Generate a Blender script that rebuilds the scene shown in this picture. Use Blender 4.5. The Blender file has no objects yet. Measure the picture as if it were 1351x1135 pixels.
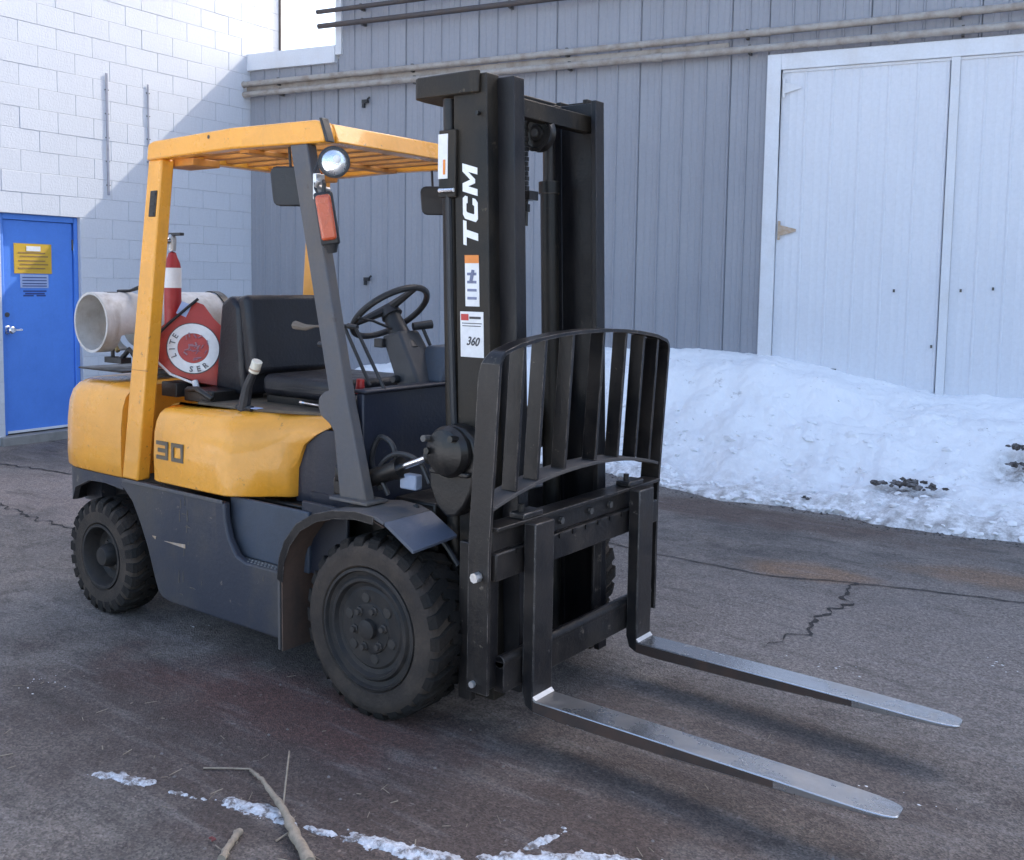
import bpy, bmesh, math, random
from math import sin, cos, pi, radians, tan, sqrt
from mathutils import Vector, Matrix, noise
random.seed(7)
sc = bpy.context.scene

# ---------------------------------------------------------------- camera
CAM = Vector((2.6327, -3.2791, 1.6712)); YAW, PIT, ROL = 2.2077, .0836, .0152
fw = Vector((cos(YAW)*cos(PIT), sin(YAW)*cos(PIT), -sin(PIT)))
rt0 = Vector((sin(YAW), -cos(YAW), 0)); up0 = rt0.cross(fw)
rt = rt0*cos(ROL) + up0*sin(ROL); up = -rt0*sin(ROL) + up0*cos(ROL)
cd = bpy.data.cameras.new('camera'); co = bpy.data.objects.new('camera', cd); sc.collection.objects.link(co)
M = Matrix((rt, up, -fw)).transposed().to_4x4(); M.translation = CAM; co.matrix_world = M
cd.sensor_width = 36; cd.lens = 1312.3/1351*36; cd.shift_x = -(673.4-675.5)/1351*-1*-1; cd.shift_y = (484.5-567.5)/1351
cd.clip_end = 500; cd.clip_start = .05; sc.camera = co
sc.render.resolution_x = 1024; sc.render.resolution_y = 860

# ---------------------------------------------------------------- sun, sky, exposure
HG, HB = radians(11.2), radians(93.5)                    # headings of the metal wall and of the block wall
C0 = Vector((-7.368, 4.789, 0))                          # the corner where both walls meet
gdir = Vector((cos(HG), sin(HG), 0)); bdir = -Vector((cos(HB), sin(HB), 0))
SA, SC_ = 1.0, .20
dh = (bdir*SA - gdir*SC_); L_ = dh.length; dh.normalize()
ELEV = math.atan(.94*SA/L_)
sund = Vector((dh.x*cos(ELEV), dh.y*cos(ELEV), -sin(ELEV)))
ld = bpy.data.lights.new('sun', 'SUN'); ld.energy = 2.4; ld.angle = radians(.5); ld.color = (1, .93, .82)
lo = bpy.data.objects.new('sun', ld); sc.collection.objects.link(lo)
lo.rotation_euler = sund.to_track_quat('-Z', 'Y').to_euler(); lo.location = (0, 0, 15)
w = bpy.data.worlds.new('World'); sc.world = w; w.use_nodes = True
nt = w.node_tree; sky = nt.nodes.new('ShaderNodeTexSky'); sky.sky_type = 'NISHITA'; sky.sun_disc = False
sky.sun_elevation = ELEV; sky.sun_rotation = math.atan2(-sund.x, -sund.y)
sky.altitude = 200; sky.air_density = 1.0; sky.dust_density = 4.2; sky.ozone_density = 1.0
nt.links.new(sky.outputs[0], nt.nodes['Background'].inputs[0]); nt.nodes['Background'].inputs[1].default_value = .15
sc.view_settings.view_transform = 'Standard'; sc.view_settings.look = 'None'; sc.view_settings.gamma = 1
sc.view_settings.exposure = 1.86

# ---------------------------------------------------------------- materials
def srgb(r, g, b):
    f = lambda c: ((c/255+.055)/1.055)**2.4 if c > 10 else c/255/12.92
    return (f(r), f(g), f(b), 1)
def newmat(name):
    m = bpy.data.materials.new(name); m.use_nodes = True
    return m, m.node_tree, m.node_tree.nodes['Principled BSDF']
def N(t, kind, **kw):
    n = t.nodes.new(kind)
    for k, v in kw.items():
        if k.startswith('i_'): n.inputs[k[2:].replace('_', ' ')].default_value = v
        else: setattr(n, k, v)
    return n
def noise_mask(t, vec, scale, lo_, hi_, detail=6, rough=.6, mapscale=None):
    if mapscale:
        mp = N(t, 'ShaderNodeMapping'); mp.inputs['Scale'].default_value = mapscale; t.links.new(vec, mp.inputs[0]); vec = mp.outputs[0]
    n = N(t, 'ShaderNodeTexNoise', i_Scale=scale, i_Detail=detail, i_Roughness=rough); t.links.new(vec, n.inputs['Vector'])
    r = N(t, 'ShaderNodeMapRange'); r.inputs[1].default_value = lo_; r.inputs[2].default_value = hi_; t.links.new(n.outputs[0], r.inputs[0])
    return r.outputs[0]
def mix(t, fac, a, b, blend='MIX'):
    n = N(t, 'ShaderNodeMix', data_type='RGBA', blend_type=blend)
    for i, v in ((0, fac), (6, a), (7, b)):
        if hasattr(v, 'is_linked') or isinstance(v, bpy.types.NodeSocket): t.links.new(v, n.inputs[i])
        else: n.inputs[i].default_value = v
    return n.outputs[2]
def math_(t, op, a, b=0.):
    n = N(t, 'ShaderNodeMath', operation=op)
    for i, v in enumerate((a, b)):
        if isinstance(v, bpy.types.NodeSocket): t.links.new(v, n.inputs[i])
        else: n.inputs[i].default_value = v
    return n.outputs[0]
def paint(name, col, rough=.45, dirt=(.12, .10, .08, 1), amt=.5, sc1=6, metal=0., streak=True, bump=.15, coat=0., scr=None, scramt=.0, fine=60, spec=.5, edge=None, edger=.006, edgeamt=.8, tint=0):
    m, t, b = newmat(name); tc = N(t, 'ShaderNodeTexCoord'); v = tc.outputs['Object']
    f1 = noise_mask(t, v, sc1, .42, .72)
    c = mix(t, math_(t, 'MULTIPLY', f1, amt), col, dirt)
    if streak:
        f2 = noise_mask(t, v, 5, .55, .75, mapscale=(3, 3, .35)); c = mix(t, math_(t, 'MULTIPLY', f2, amt*.7), c, dirt)
    f3 = noise_mask(t, v, fine, .35, .75)
    c = mix(t, math_(t, 'MULTIPLY', f3, .18), c, (col[0]*.55, col[1]*.55, col[2]*.55, 1))
    if scr:
        f4 = noise_mask(t, v, 14, .62, .66, detail=10, rough=.75); c = mix(t, math_(t, 'MULTIPLY', f4, scramt), c, scr)
    if edge:
        bv = N(t, 'ShaderNodeBevel', samples=4); bv.inputs['Radius'].default_value = edger
        ge = N(t, 'ShaderNodeNewGeometry'); dp = N(t, 'ShaderNodeVectorMath', operation='DOT_PRODUCT'); t.links.new(bv.outputs[0], dp.inputs[0]); t.links.new(ge.outputs['Normal'], dp.inputs[1])
        em = N(t, 'ShaderNodeMapRange'); em.inputs[1].default_value = .985; em.inputs[2].default_value = .90; em.inputs[3].default_value = 0; em.inputs[4].default_value = 1; t.links.new(dp.outputs['Value'], em.inputs[0])
        c = mix(t, math_(t, 'MULTIPLY', math_(t, 'MULTIPLY', em.outputs[0], noise_mask(t, v, 13, .42, .60, 8, .7)), edgeamt), c, edge)
    if tint:
        oi = N(t, 'ShaderNodeObjectInfo'); tr = N(t, 'ShaderNodeMapRange'); tr.inputs[3].default_value = 1-tint; tr.inputs[4].default_value = 1+tint*.4; t.links.new(oi.outputs['Random'], tr.inputs[0])
        tm = N(t, 'ShaderNodeVectorMath', operation='SCALE'); t.links.new(c, tm.inputs[0]); t.links.new(tr.outputs[0], tm.inputs['Scale']); c = tm.outputs[0]
    b.inputs['Specular IOR Level'].default_value = spec
    t.links.new(c, b.inputs['Base Color']); b.inputs['Metallic'].default_value = metal
    r = N(t, 'ShaderNodeMapRange'); r.inputs[3].default_value = rough; r.inputs[4].default_value = min(1, rough+.3); t.links.new(f1, r.inputs[0]); t.links.new(r.outputs[0], b.inputs['Roughness'])
    b.inputs['Coat Weight'].default_value = coat
    bp = N(t, 'ShaderNodeBump', i_Strength=bump, i_Distance=.004); t.links.new(f3, bp.inputs['Height']); t.links.new(bp.outputs[0], b.inputs['Normal'])
    return m
YEL = paint('yellow_paint', (.84, .365, .035, 1), .24, (.38, .19, .04, 1), .30, 2.6, coat=.35, scr=(.12, .07, .04, 1), scramt=.75, edge=(.12, .075, .05, 1), edger=.006, edgeamt=.8)
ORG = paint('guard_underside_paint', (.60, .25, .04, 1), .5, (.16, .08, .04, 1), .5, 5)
GREY = paint('slate_paint', (.043, .047, .062, 1), .42, (.100, .086, .072, 1), .85, 3, scr=(.22, .18, .15, 1), scramt=.8, edge=(.20, .18, .16, 1), edgeamt=.6, spec=.35)
GREYL = paint('dusty_slate_paint', (.085, .086, .095, 1), .5, (.15, .125, .10, 1), .7, 5, scr=(.06, .045, .035, 1), scramt=.4, edge=(.22, .20, .18, 1), edgeamt=.6, spec=.35)
NAVY = paint('navy_paint', (.016, .020, .034, 1), .38, (.045, .042, .040, 1), .6, 4, scr=(.12, .11, .10, 1), scramt=.3, spec=.4)
STEPB = paint('step_well_paint', (.048, .062, .088, 1), .5, (.07, .07, .07, 1), .6, 5)
MAST = paint('mast_paint', (.009, .0085, .008, 1), .38, (.045, .034, .022, 1), .85, 2.2, scr=(.13, .10, .07, 1), scramt=.45, edge=(.14, .12, .10, 1), edger=.005, edgeamt=.7, spec=.28)
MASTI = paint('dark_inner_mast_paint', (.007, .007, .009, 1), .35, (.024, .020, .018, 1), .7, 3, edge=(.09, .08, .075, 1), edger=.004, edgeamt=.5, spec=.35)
DARK = paint('carriage_paint', (.0085, .008, .009, 1), .32, (.042, .033, .026, 1), .8, 4, scr=(.17, .14, .11, 1), scramt=.7, edge=(.22, .19, .17, 1), edger=.006, edgeamt=.9, spec=.38)
GREASE = paint('greasy_metal', (.009, .0085, .0085, 1), .28, (.030, .025, .021, 1), .8, 9, spec=.4)
BLACKP = paint('black_plastic', (.014, .015, .018, 1), .4, (.04, .04, .04, 1), .5, 8, streak=False)
VINYL = paint('seat_vinyl', (.007, .008, .013, 1), .33, (.022, .021, .02, 1), .5, 5, streak=False, bump=.3, spec=.4)
RUBBER = paint('tyre_rubber', (.013, .012, .011, 1), .8, (.045, .035, .028, 1), .7, 5, streak=False, bump=.5, fine=90, spec=.3)
RUBBERD = paint('dusty_sidewall_rubber', (.046, .037, .031, 1), .8, (.100, .077, .060, 1), .85, 7, streak=False, bump=.5, fine=90, spec=.3)
SCUFF = paint('dusty_scuff', (.115, .10, .085, 1), .8, (.07, .065, .06, 1), .8, 40, streak=False)
HUBD = paint('dusty_hub', (.045, .040, .036, 1), .6, (.07, .058, .05, 1), .8, 12, streak=False, spec=.35)
RIM = paint('rim_paint', (.020, .019, .019, 1), .55, (.062, .050, .041, 1), .8, 9, streak=False, spec=.35, edge=(.12, .10, .085, 1), edger=.004)
HUBM = paint('hub_metal', (.10, .095, .09, 1), .5, (.05, .045, .04, 1), .7, 12, metal=.3, streak=False)
CHROME = paint('chrome_rod', (.8, .8, .82, 1), .12, (.3, .3, .3, 1), .1, 8, metal=1, streak=False, bump=.02)
STEEL = paint('worn_fork_steel', (.56, .56, .57, 1), .17, (.30, .28, .26, 1), .5, 4, metal=.9, streak=False, bump=.12, fine=40)
STEELD = paint('dark_fork_steel', (.016, .0155, .017, 1), .3, (.050, .038, .030, 1), .75, 5, metal=.15, scr=(.18, .16, .14, 1), scramt=.8, edge=(.40, .37, .34, 1), edger=.006, edgeamt=1.)
CUTST = paint('bare_heel_steel', (.75, .74, .73, 1), .3, (.4, .38, .35, 1), .3, 9, metal=.8, streak=False)
WTANK = paint('white_tank_paint', (.50, .49, .475, 1), .5, (.22, .17, .12, 1), .75, 5)
REDP = paint('red_paint', (.36, .018, .018, 1), .35, (.12, .02, .02, 1), .3, 8, streak=False)
REDV = paint('red_vinyl', (.40, .045, .03, 1), .4, (.20, .03, .025, 1), .4, 8, streak=False)
WHT = paint('white_label', (.74, .74, .74, 1), .5, (.45, .42, .40, 1), .25, 20, streak=False, bump=.03)
WLET = paint('white_lettering', (.80, .80, .78, 1), .5, (.6, .58, .5, 1), .15, 20, streak=False, bump=.02)
DLET = paint('dark_lettering', (.045, .045, .05, 1), .5, (.1, .09, .07, 1), .4, 20, streak=False, bump=.02)
RLET = paint('red_print', (.5, .05, .04, 1), .5, (.4, .1, .1, 1), .2, 20, streak=False, bump=.02)
OLET = paint('orange_print', (.75, .25, .05, 1), .5, (.5, .2, .1, 1), .2, 20, streak=False, bump=.02)
LENSR = paint('red_lens', (.48, .085, .03, 1), .22, (.25, .06, .04, 1), .4, 12, streak=False, bump=.25, coat=.5)
LENSW = paint('lamp_reflector', (.75, .78, .82, 1), .12, (.4, .42, .45, 1), .2, 12, metal=.9, streak=False, bump=.15)
BLUE = paint('blue_door_paint', (.085, .245, .74, 1), .38, (.06, .17, .56, 1), .35, 3, bump=.05)
SGNY = paint('yellow_sign', (.62, .38, .035, 1), .5, (.4, .25, .05, 1), .3, 9, streak=False, bump=.03)
PBLUE = paint('pale_blue_sign', (.36, .45, .68, 1), .5, (.25, .3, .5, 1), .3, 9, streak=False, bump=.03)
DBLUE = paint('dark_blue_print', (.03, .06, .22, 1), .5, (.02, .04, .15, 1), .3, 9, streak=False, bump=.03)
BLOCK = paint('painted_block', (.60, .62, .67, 1), .75, (.53, .54, .57, 1), .30, 1.5, bump=.35, fine=45, tint=.03)
MORTAR = paint('mortar', (.53, .54, .57, 1), .9, (.45, .45, .45, 1), .25, 8, bump=.5)
SIDING = paint('grey_siding', (.29, .30, .335, 1), .48, (.235, .24, .265, 1), .3, .8, bump=.03, fine=30, tint=.05)
WSIDE = paint('white_siding', (.66, .68, .73, 1), .5, (.58, .59, .62, 1), .2, 1.0, bump=.03, fine=30)
WTRIM = paint('white_trim', (.68, .70, .74, 1), .5, (.5, .46, .42, 1), .3, 3, bump=.08)
PIPE = paint('weathered_pipe', (.36, .33, .30, 1), .6, (.20, .155, .12, 1), .7, 9, streak=False, bump=.15)
PIPED = paint('dark_pipe', (.065, .055, .055, 1), .6, (.12, .09, .07, 1), .6, 6, streak=False)
CONC = paint('concrete_step', (.26, .25, .235, 1), .85, (.14, .13, .12, 1), .6, 6, bump=.5)
WOODM = paint('dead_branch', (.34, .28, .21, 1), .8, (.16, .12, .09, 1), .6, 30, streak=False, bump=.5)
DIRT = paint('dirty_ice_chunk', (.055, .045, .038, 1), .85, (.34, .32, .32, 1), .8, 25, streak=False, bump=.6)
TAR = paint('crack_fill', (.030, .027, .026, 1), .85, (.06, .05, .045, 1), .5, 10, streak=False, bump=.5)
RUST = paint('rusty_hinge_steel', (.42, .30, .20, 1), .7, (.6, .55, .5, 1), .6, 20, streak=False)
DUSTY = paint('dusty_deck', (.13, .10, .065, 1), .75, (.06, .05, .045, 1), .8, 9, streak=False, bump=.4)
TREADM = paint('step_tread_steel', (.10, .10, .10, 1), .6, (.22, .19, .16, 1), .7, 30, streak=False)
CLEARW = paint('windowed_white_plastic', (.7, .66, .55, 1), .4, (.4, .35, .25, 1), .3, 20, streak=False)

def ground_mat():
    m, t, b = newmat('old_asphalt'); g = N(t, 'ShaderNodeNewGeometry'); P = g.outputs['Position']
    c = mix(t, noise_mask(t, P, .55, .38, .64, 5, .6), (.170, .148, .131, 1), (.086, .076, .070, 1))
    c = mix(t, noise_mask(t, P, 1.7, .46, .68, 8, .65), c, (.203, .173, .150, 1))
    c = mix(t, math_(t, 'MULTIPLY', noise_mask(t, P, 6, .5, .66, 8, .7), .65), c, (.058, .046, .041, 1))
    def blob(cx, cy, rx, ry, rot, col, s, src, soft=(.55, 1.15), nz=.45):
        mp = N(t, 'ShaderNodeMapping', vector_type='TEXTURE'); mp.inputs['Location'].default_value = (cx, cy, 0); mp.inputs['Rotation'].default_value = (0, 0, rot); mp.inputs['Scale'].default_value = (rx, ry, 1)
        t.links.new(P, mp.inputs[0]); ln = N(t, 'ShaderNodeVectorMath', operation='LENGTH'); t.links.new(mp.outputs[0], ln.inputs[0])
        nn = N(t, 'ShaderNodeTexNoise', i_Scale=3.5, i_Detail=7.); t.links.new(P, nn.inputs['Vector'])
        d = math_(t, 'ADD', ln.outputs['Value'], math_(t, 'MULTIPLY', math_(t, 'SUBTRACT', nn.outputs[0], .5), nz*3))
        r = N(t, 'ShaderNodeMapRange'); r.inputs[1].default_value = soft[0]; r.inputs[2].default_value = soft[1]; r.inputs[3].default_value = s; r.inputs[4].default_value = 0; t.links.new(d, r.inputs[0])
        return mix(t, r.outputs[0], src, col)
    c = blob(1.9, 1.6, 2.2, 1.1, .1, (.215, .183, .163, 1), .7, c)
    c = blob(-1.9, -1.75, 1.4, .5, -.5, (0.061, 0.046, 0.040, 1), .8, c)
    c = blob(.5, -1.0, 2.1, .62, -.05, (0.069, 0.043, 0.034, 1), .75, c)        # old oil and rust stain in the foreground
    c = blob(-.35, -.75, .9, .30, .1, (0.119, 0.054, 0.041, 1), .75, c)
    c = blob(1.2, -.15, 1.1, .75, .1, (0.084, 0.056, 0.044, 1), .6, c)
    c = blob(-.9, -1.4, 1.0, .5, .35, (0.077, 0.056, 0.048, 1), .5, c)
    c = blob(.62, 2.42, .42, .20, .1, (0.215, 0.128, 0.072, 1), .8, c)
    c = blob(1.55, 2.95, .55, .22, .1, (0.208, 0.124, 0.072, 1), .7, c)
    c = blob(-.7, 3.55, 2.2, .35, .02, (0.095, 0.058, 0.042, 1), .75, c)
    c = blob(-4.2, 1.0, 2.2, .9, .3, (0.285, 0.222, 0.191, 1), .6, c)
    fine = N(t, 'ShaderNodeTexNoise', i_Scale=42., i_Detail=9., i_Roughness=.72); t.links.new(P, fine.inputs['Vector'])
    fr_ = N(t, 'ShaderNodeMapRange'); fr_.inputs[1].default_value = .3; fr_.inputs[2].default_value = .72; fr_.inputs[3].default_value = .62; fr_.inputs[4].default_value = 1.45; t.links.new(fine.outputs[0], fr_.inputs[0])
    fm = N(t, 'ShaderNodeMix', data_type='RGBA', blend_type='MULTIPLY'); fm.inputs[0].default_value = 1; t.links.new(c, fm.inputs[6])
    fc = N(t, 'ShaderNodeCombineColor'); [t.links.new(fr_.outputs[0], fc.inputs[i]) for i in range(3)]; t.links.new(fc.outputs[0], fm.inputs[7]); c = fm.outputs[2]
    mpr = N(t, 'ShaderNodeMapping'); mpr.inputs['Rotation'].default_value = (0, 0, radians(-12)); mpr.inputs['Scale'].default_value = (1, 7, 1); t.links.new(P, mpr.inputs[0])
    c = mix(t, math_(t, 'MULTIPLY', noise_mask(t, mpr.outputs[0], 1.6, .52, .74, 9, .7), .55), c, (.24, .215, .205, 1))
    c = mix(t, math_(t, 'MULTIPLY', noise_mask(t, mpr.outputs[0], 1.1, .56, .70, 9, .7, mapscale=(1, .6, 1)), .85), c, (0.057, 0.047, 0.041, 1))
    c = mix(t, math_(t, 'MULTIPLY', noise_mask(t, P, 24, .64, .72, 4, .55), .5), c, (.27, .235, .215, 1))
    # grain
    v = N(t, 'ShaderNodeTexVoronoi', i_Scale=150.); t.links.new(P, v.inputs['Vector'])
    sep = N(t, 'ShaderNodeSeparateColor'); t.links.new(v.outputs['Color'], sep.inputs[0])
    gr = N(t, 'ShaderNodeMapRange'); gr.inputs[3].default_value = .52; gr.inputs[4].default_value = 1.55; t.links.new(sep.outputs[0], gr.inputs[0])
    gm = N(t, 'ShaderNodeMix', data_type='RGBA', blend_type='MULTIPLY'); gm.inputs[0].default_value = .85; t.links.new(c, gm.inputs[6])
    cc = N(t, 'ShaderNodeCombineColor'); [t.links.new(gr.outputs[0], cc.inputs[i]) for i in range(3)]; t.links.new(cc.outputs[0], gm.inputs[7]); c = gm.outputs[2]
    # pale salt and ice specks
    v2 = N(t, 'ShaderNodeTexVoronoi', i_Scale=11.); t.links.new(P, v2.inputs['Vector'])
    n5 = N(t, 'ShaderNodeTexNoise', i_Scale=70., i_Detail=3.); t.links.new(P, n5.inputs['Vector'])
    dd = math_(t, 'ADD', v2.outputs['Distance'], math_(t, 'MULTIPLY', n5.outputs[0], .16))
    sp = N(t, 'ShaderNodeMapRange'); sp.inputs[1].default_value = .105; sp.inputs[2].default_value = .155; sp.inputs[3].default_value = .6; sp.inputs[4].default_value = 0; t.links.new(dd, sp.inputs[0])
    c = mix(t, math_(t, 'MULTIPLY', sp.outputs[0], noise_mask(t, P, 2.2, .45, .6)), c, (0.540, 0.408, 0.350, 1))
    t.links.new(c, b.inputs['Base Color'])
    rr = noise_mask(t, P, 2.5, .3, .8); r = N(t, 'ShaderNodeMapRange'); r.inputs[3].default_value = .62; r.inputs[4].default_value = .95; t.links.new(rr, r.inputs[0]); t.links.new(r.outputs[0], b.inputs['Roughness'])
    n6 = N(t, 'ShaderNodeTexNoise', i_Scale=28., i_Detail=8., i_Roughness=.75); t.links.new(P, n6.inputs['Vector'])
    h = math_(t, 'ADD', math_(t, 'MULTIPLY', v.outputs['Distance'], .8), math_(t, 'MULTIPLY', n6.outputs[0], 1.6))
    bp = N(t, 'ShaderNodeBump', i_Strength=.75, i_Distance=.008); t.links.new(h, bp.inputs['Height']); t.links.new(bp.outputs[0], b.inputs['Normal'])
    return m
ASPH = ground_mat()
def snow_mat():
    m, t, b = newmat('old_snow'); g = N(t, 'ShaderNodeNewGeometry'); P = g.outputs['Position']
    at = N(t, 'ShaderNodeAttribute', attribute_name='dirt')
    c = mix(t, math_(t, 'MULTIPLY', noise_mask(t, P, 2.2, .45, .75), .35), (.90, .90, .91, 1), (.70, .69, .70, 1))
    f = math_(t, 'MULTIPLY', at.outputs['Fac'], noise_mask(t, P, 9, .40, .62, 10, .75))
    c = mix(t, f, c, (.16, .13, .11, 1))
    f2 = math_(t, 'MULTIPLY', noise_mask(t, P, 6, .60, .70, 10, .75), .65)
    c = mix(t, f2, c, (.33, .29, .27, 1))
    f3 = noise_mask(t, P, 30, .70, .74, 5, .6)
    c = mix(t, f3, c, (.14, .11, .09, 1))
    t.links.new(c, b.inputs['Base Color']); b.inputs['Roughness'].default_value = .6
    n = N(t, 'ShaderNodeTexNoise', i_Scale=18., i_Detail=9., i_Roughness=.7); t.links.new(P, n.inputs['Vector'])
    bp = N(t, 'ShaderNodeBump', i_Strength=.6, i_Distance=.03); t.links.new(n.outputs[0], bp.inputs['Height']); t.links.new(bp.outputs[0], b.inputs['Normal'])
    return m
SNOW = snow_mat()
def ice_mat():
    m, t, b = newmat('thin_melting_snow'); g = N(t, 'ShaderNodeNewGeometry'); P = g.outputs['Position']
    c = mix(t, noise_mask(t, P, 60, .40, .62, 6, .7), (.66, .68, .72, 1), (.42, .42, .44, 1))
    c = mix(t, noise_mask(t, P, 25, .50, .60, 8, .7), c, (.15, .13, .12, 1))
    t.links.new(c, b.inputs['Base Color']); b.inputs['Roughness'].default_value = .45
    n = N(t, 'ShaderNodeTexNoise', i_Scale=90., i_Detail=6.); t.links.new(P, n.inputs['Vector'])
    bp = N(t, 'ShaderNodeBump', i_Strength=.8, i_Distance=.01); t.links.new(n.outputs[0], bp.inputs['Height']); t.links.new(bp.outputs[0], b.inputs['Normal'])
    return m
ICE = ice_mat()

# ---------------------------------------------------------------- mesh helpers
def smooth_path(P, k=6):
    P = [Vector(p) for p in P]; Q = [P[0]*2-P[1]]+P+[P[-1]*2-P[-2]]; out = []
    for i in range(1, len(Q)-2):
        a, b, c, d = Q[i-1:i+3]
        for j in range(k):
            t = j/k; out.append(.5*((2*b)+(c-a)*t+(2*a-5*b+4*c-d)*t*t+(3*b-a-3*c+d)*t**3))
    return out+[P[-1]]
class MB:
    def __init__(s): s.v = []; s.f = []
    def add(s, vs, fs):
        o = len(s.v); s.v += [tuple(v) for v in vs]; s.f += [tuple(i+o for i in f) for f in fs]; return s
    def box(s, a, b, mtx=None):
        (x0, y0, z0), (x1, y1, z1) = a, b
        vs = [Vector(p) for p in ((x0,y0,z0),(x1,y0,z0),(x1,y1,z0),(x0,y1,z0),(x0,y0,z1),(x1,y0,z1),(x1,y1,z1),(x0,y1,z1))]
        if mtx: vs = [mtx @ v for v in vs]
        return s.add(vs, [(0,3,2,1),(4,5,6,7),(0,1,5,4),(1,2,6,5),(2,3,7,6),(3,0,4,7)])
    def hexa(s, vs): return s.add(vs, [(0,3,2,1),(4,5,6,7),(0,1,5,4),(1,2,6,5),(2,3,7,6),(3,0,4,7)])
    def prism(s, pts, y0, y1, ax='y'):
        # pts: polygon in the plane across ax
        n = len(pts)
        if ax == 'y': mk = lambda p, q: (p[0], q, p[1])
        elif ax == 'x': mk = lambda p, q: (q, p[0], p[1])
        else: mk = lambda p, q: (p[0], p[1], q)
        vs = [mk(p, y0) for p in pts] + [mk(p, y1) for p in pts]
        fs = [tuple(range(n)), tuple(range(2*n-1, n-1, -1))] + [(i, i+n, (i+1) % n+n, (i+1) % n) for i in range(n)]
        return s.add(vs, fs)
    def tube(s, pts, r, n=8, cap=True):
        pts = [Vector(p) for p in pts]; rs = r if isinstance(r, (list, tuple)) else [r]*len(pts)
        o = len(s.v); prev = None
        for i, p in enumerate(pts):
            d = (pts[min(i+1, len(pts)-1)] - pts[max(i-1, 0)]).normalized()
            if prev is None:
                a = d.cross(Vector((0, 0, 1)));
                if a.length < .05: a = d.cross(Vector((1, 0, 0)))
            else: a = prev - d*prev.dot(d)
            a.normalize(); prev = a; b = d.cross(a)
            for k in range(n): s.v.append(tuple(p + (a*cos(2*pi*k/n) + b*sin(2*pi*k/n))*rs[i]))
        for i in range(len(pts)-1):
            for k in range(n): s.f.append((o+i*n+k, o+i*n+(k+1) % n, o+(i+1)*n+(k+1) % n, o+(i+1)*n+k))
        if cap: s.f.append(tuple(o+k for k in range(n-1, -1, -1))); s.f.append(tuple(o+(len(pts)-1)*n+k for k in range(n)))
        return s
    def lathe(s, prof, n=48, mtx=None, closed=False, cap=True):
        # profile of (y, r) turned about the Y axis
        o = len(s.v); m = len(prof)
        for y, r in prof:
            for k in range(n):
                v = Vector((r*cos(2*pi*k/n), y, r*sin(2*pi*k/n))); s.v.append(tuple(mtx @ v if mtx else v))
        for i in range(m if closed else m-1):
            j = (i+1) % m
            for k in range(n): s.f.append((o+i*n+k, o+i*n+(k+1) % n, o+j*n+(k+1) % n, o+j*n+k))
        if not closed and cap:
            if prof[0][1] > 1e-5: s.f.append(tuple(o+k for k in range(n-1, -1, -1)))
            if prof[-1][1] > 1e-5: s.f.append(tuple(o+(m-1)*n+k for k in range(n)))
        return s
    def rings(s, levels, cap=True):
        o = len(s.v); n = len(levels[0])
        for l in levels: s.v += [tuple(p) for p in l]
        for i in range(len(levels)-1):
            for k in range(n): s.f.append((o+i*n+k, o+i*n+(k+1) % n, o+(i+1)*n+(k+1) % n, o+(i+1)*n+k))
        if cap: s.f.append(tuple(o+k for k in range(n-1, -1, -1))); s.f.append(tuple(o+(len(levels)-1)*n+k for k in range(n)))
        return s
def link(o, parent=None):
    sc.collection.objects.link(o)
    if parent is not None: o.parent = parent
    return o
def mk(name, mb, mat, parent=None, bev=0., smooth=True, ang=35, seg=2, mtx=None):
    me = bpy.data.meshes.new(name); vs = mb.v
    me.from_pydata(vs, [], mb.f); me.materials.append(mat)
    bm = bmesh.new(); bm.from_mesh(me); bmesh.ops.remove_doubles(bm, verts=bm.verts, dist=1e-5); bmesh.ops.recalc_face_normals(bm, faces=bm.faces)
    if mtx: bmesh.ops.transform(bm, matrix=mtx, verts=bm.verts)
    if smooth:
        for f in bm.faces: f.smooth = True
        for e in bm.edges:
            if len(e.link_faces) == 2 and e.calc_face_angle(0) > radians(ang): e.smooth = False
    bm.to_mesh(me); bm.free()
    o = bpy.data.objects.new(name, me)
    if bev:
        b = o.modifiers.new('bevel', 'BEVEL'); b.width = bev; b.segments = seg; b.limit_method = 'ANGLE'; b.angle_limit = radians(40); b.harden_normals = False
    return link(o, parent)
def tag(o, label, cat, group=None, kind=None):
    if label: o['label'] = label
    if cat: o['category'] = cat
    if group: o['group'] = group
    if kind: o['kind'] = kind
    return o
def empty(name, loc=(0, 0, 0), rz=0., parent=None):
    o = bpy.data.objects.new(name, None); o.location = loc; o.rotation_euler = (0, 0, rz); o.empty_display_size = .1
    return link(o, parent)
def copy_obj(o, parent=None):
    c = o.copy(); sc.collection.objects.link(c); c.parent = parent; return c
def copy_tree(o, parent=None):
    c = copy_obj(o, parent)
    for ch in [k for k in bpy.data.objects if k.parent is o]: copy_tree(ch, c)
    return c
def text_mesh(body, size, shear=0., off=0., ext=.0008, sx=1.):
    cu = bpy.data.curves.new('t', 'FONT'); cu.body = body; cu.size = size; cu.shear = shear; cu.offset = off; cu.extrude = ext
    cu.align_x = 'CENTER'; cu.align_y = 'CENTER'; cu.resolution_u = 3
    o = bpy.data.objects.new('t', cu); sc.collection.objects.link(o); bpy.context.view_layer.update()
    me = bpy.data.meshes.new_from_object(o.evaluated_get(bpy.context.evaluated_depsgraph_get()))
    bpy.data.objects.remove(o); bpy.data.curves.remove(cu)
    for v in me.vertices: v.co.x *= sx
    return me
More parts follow.
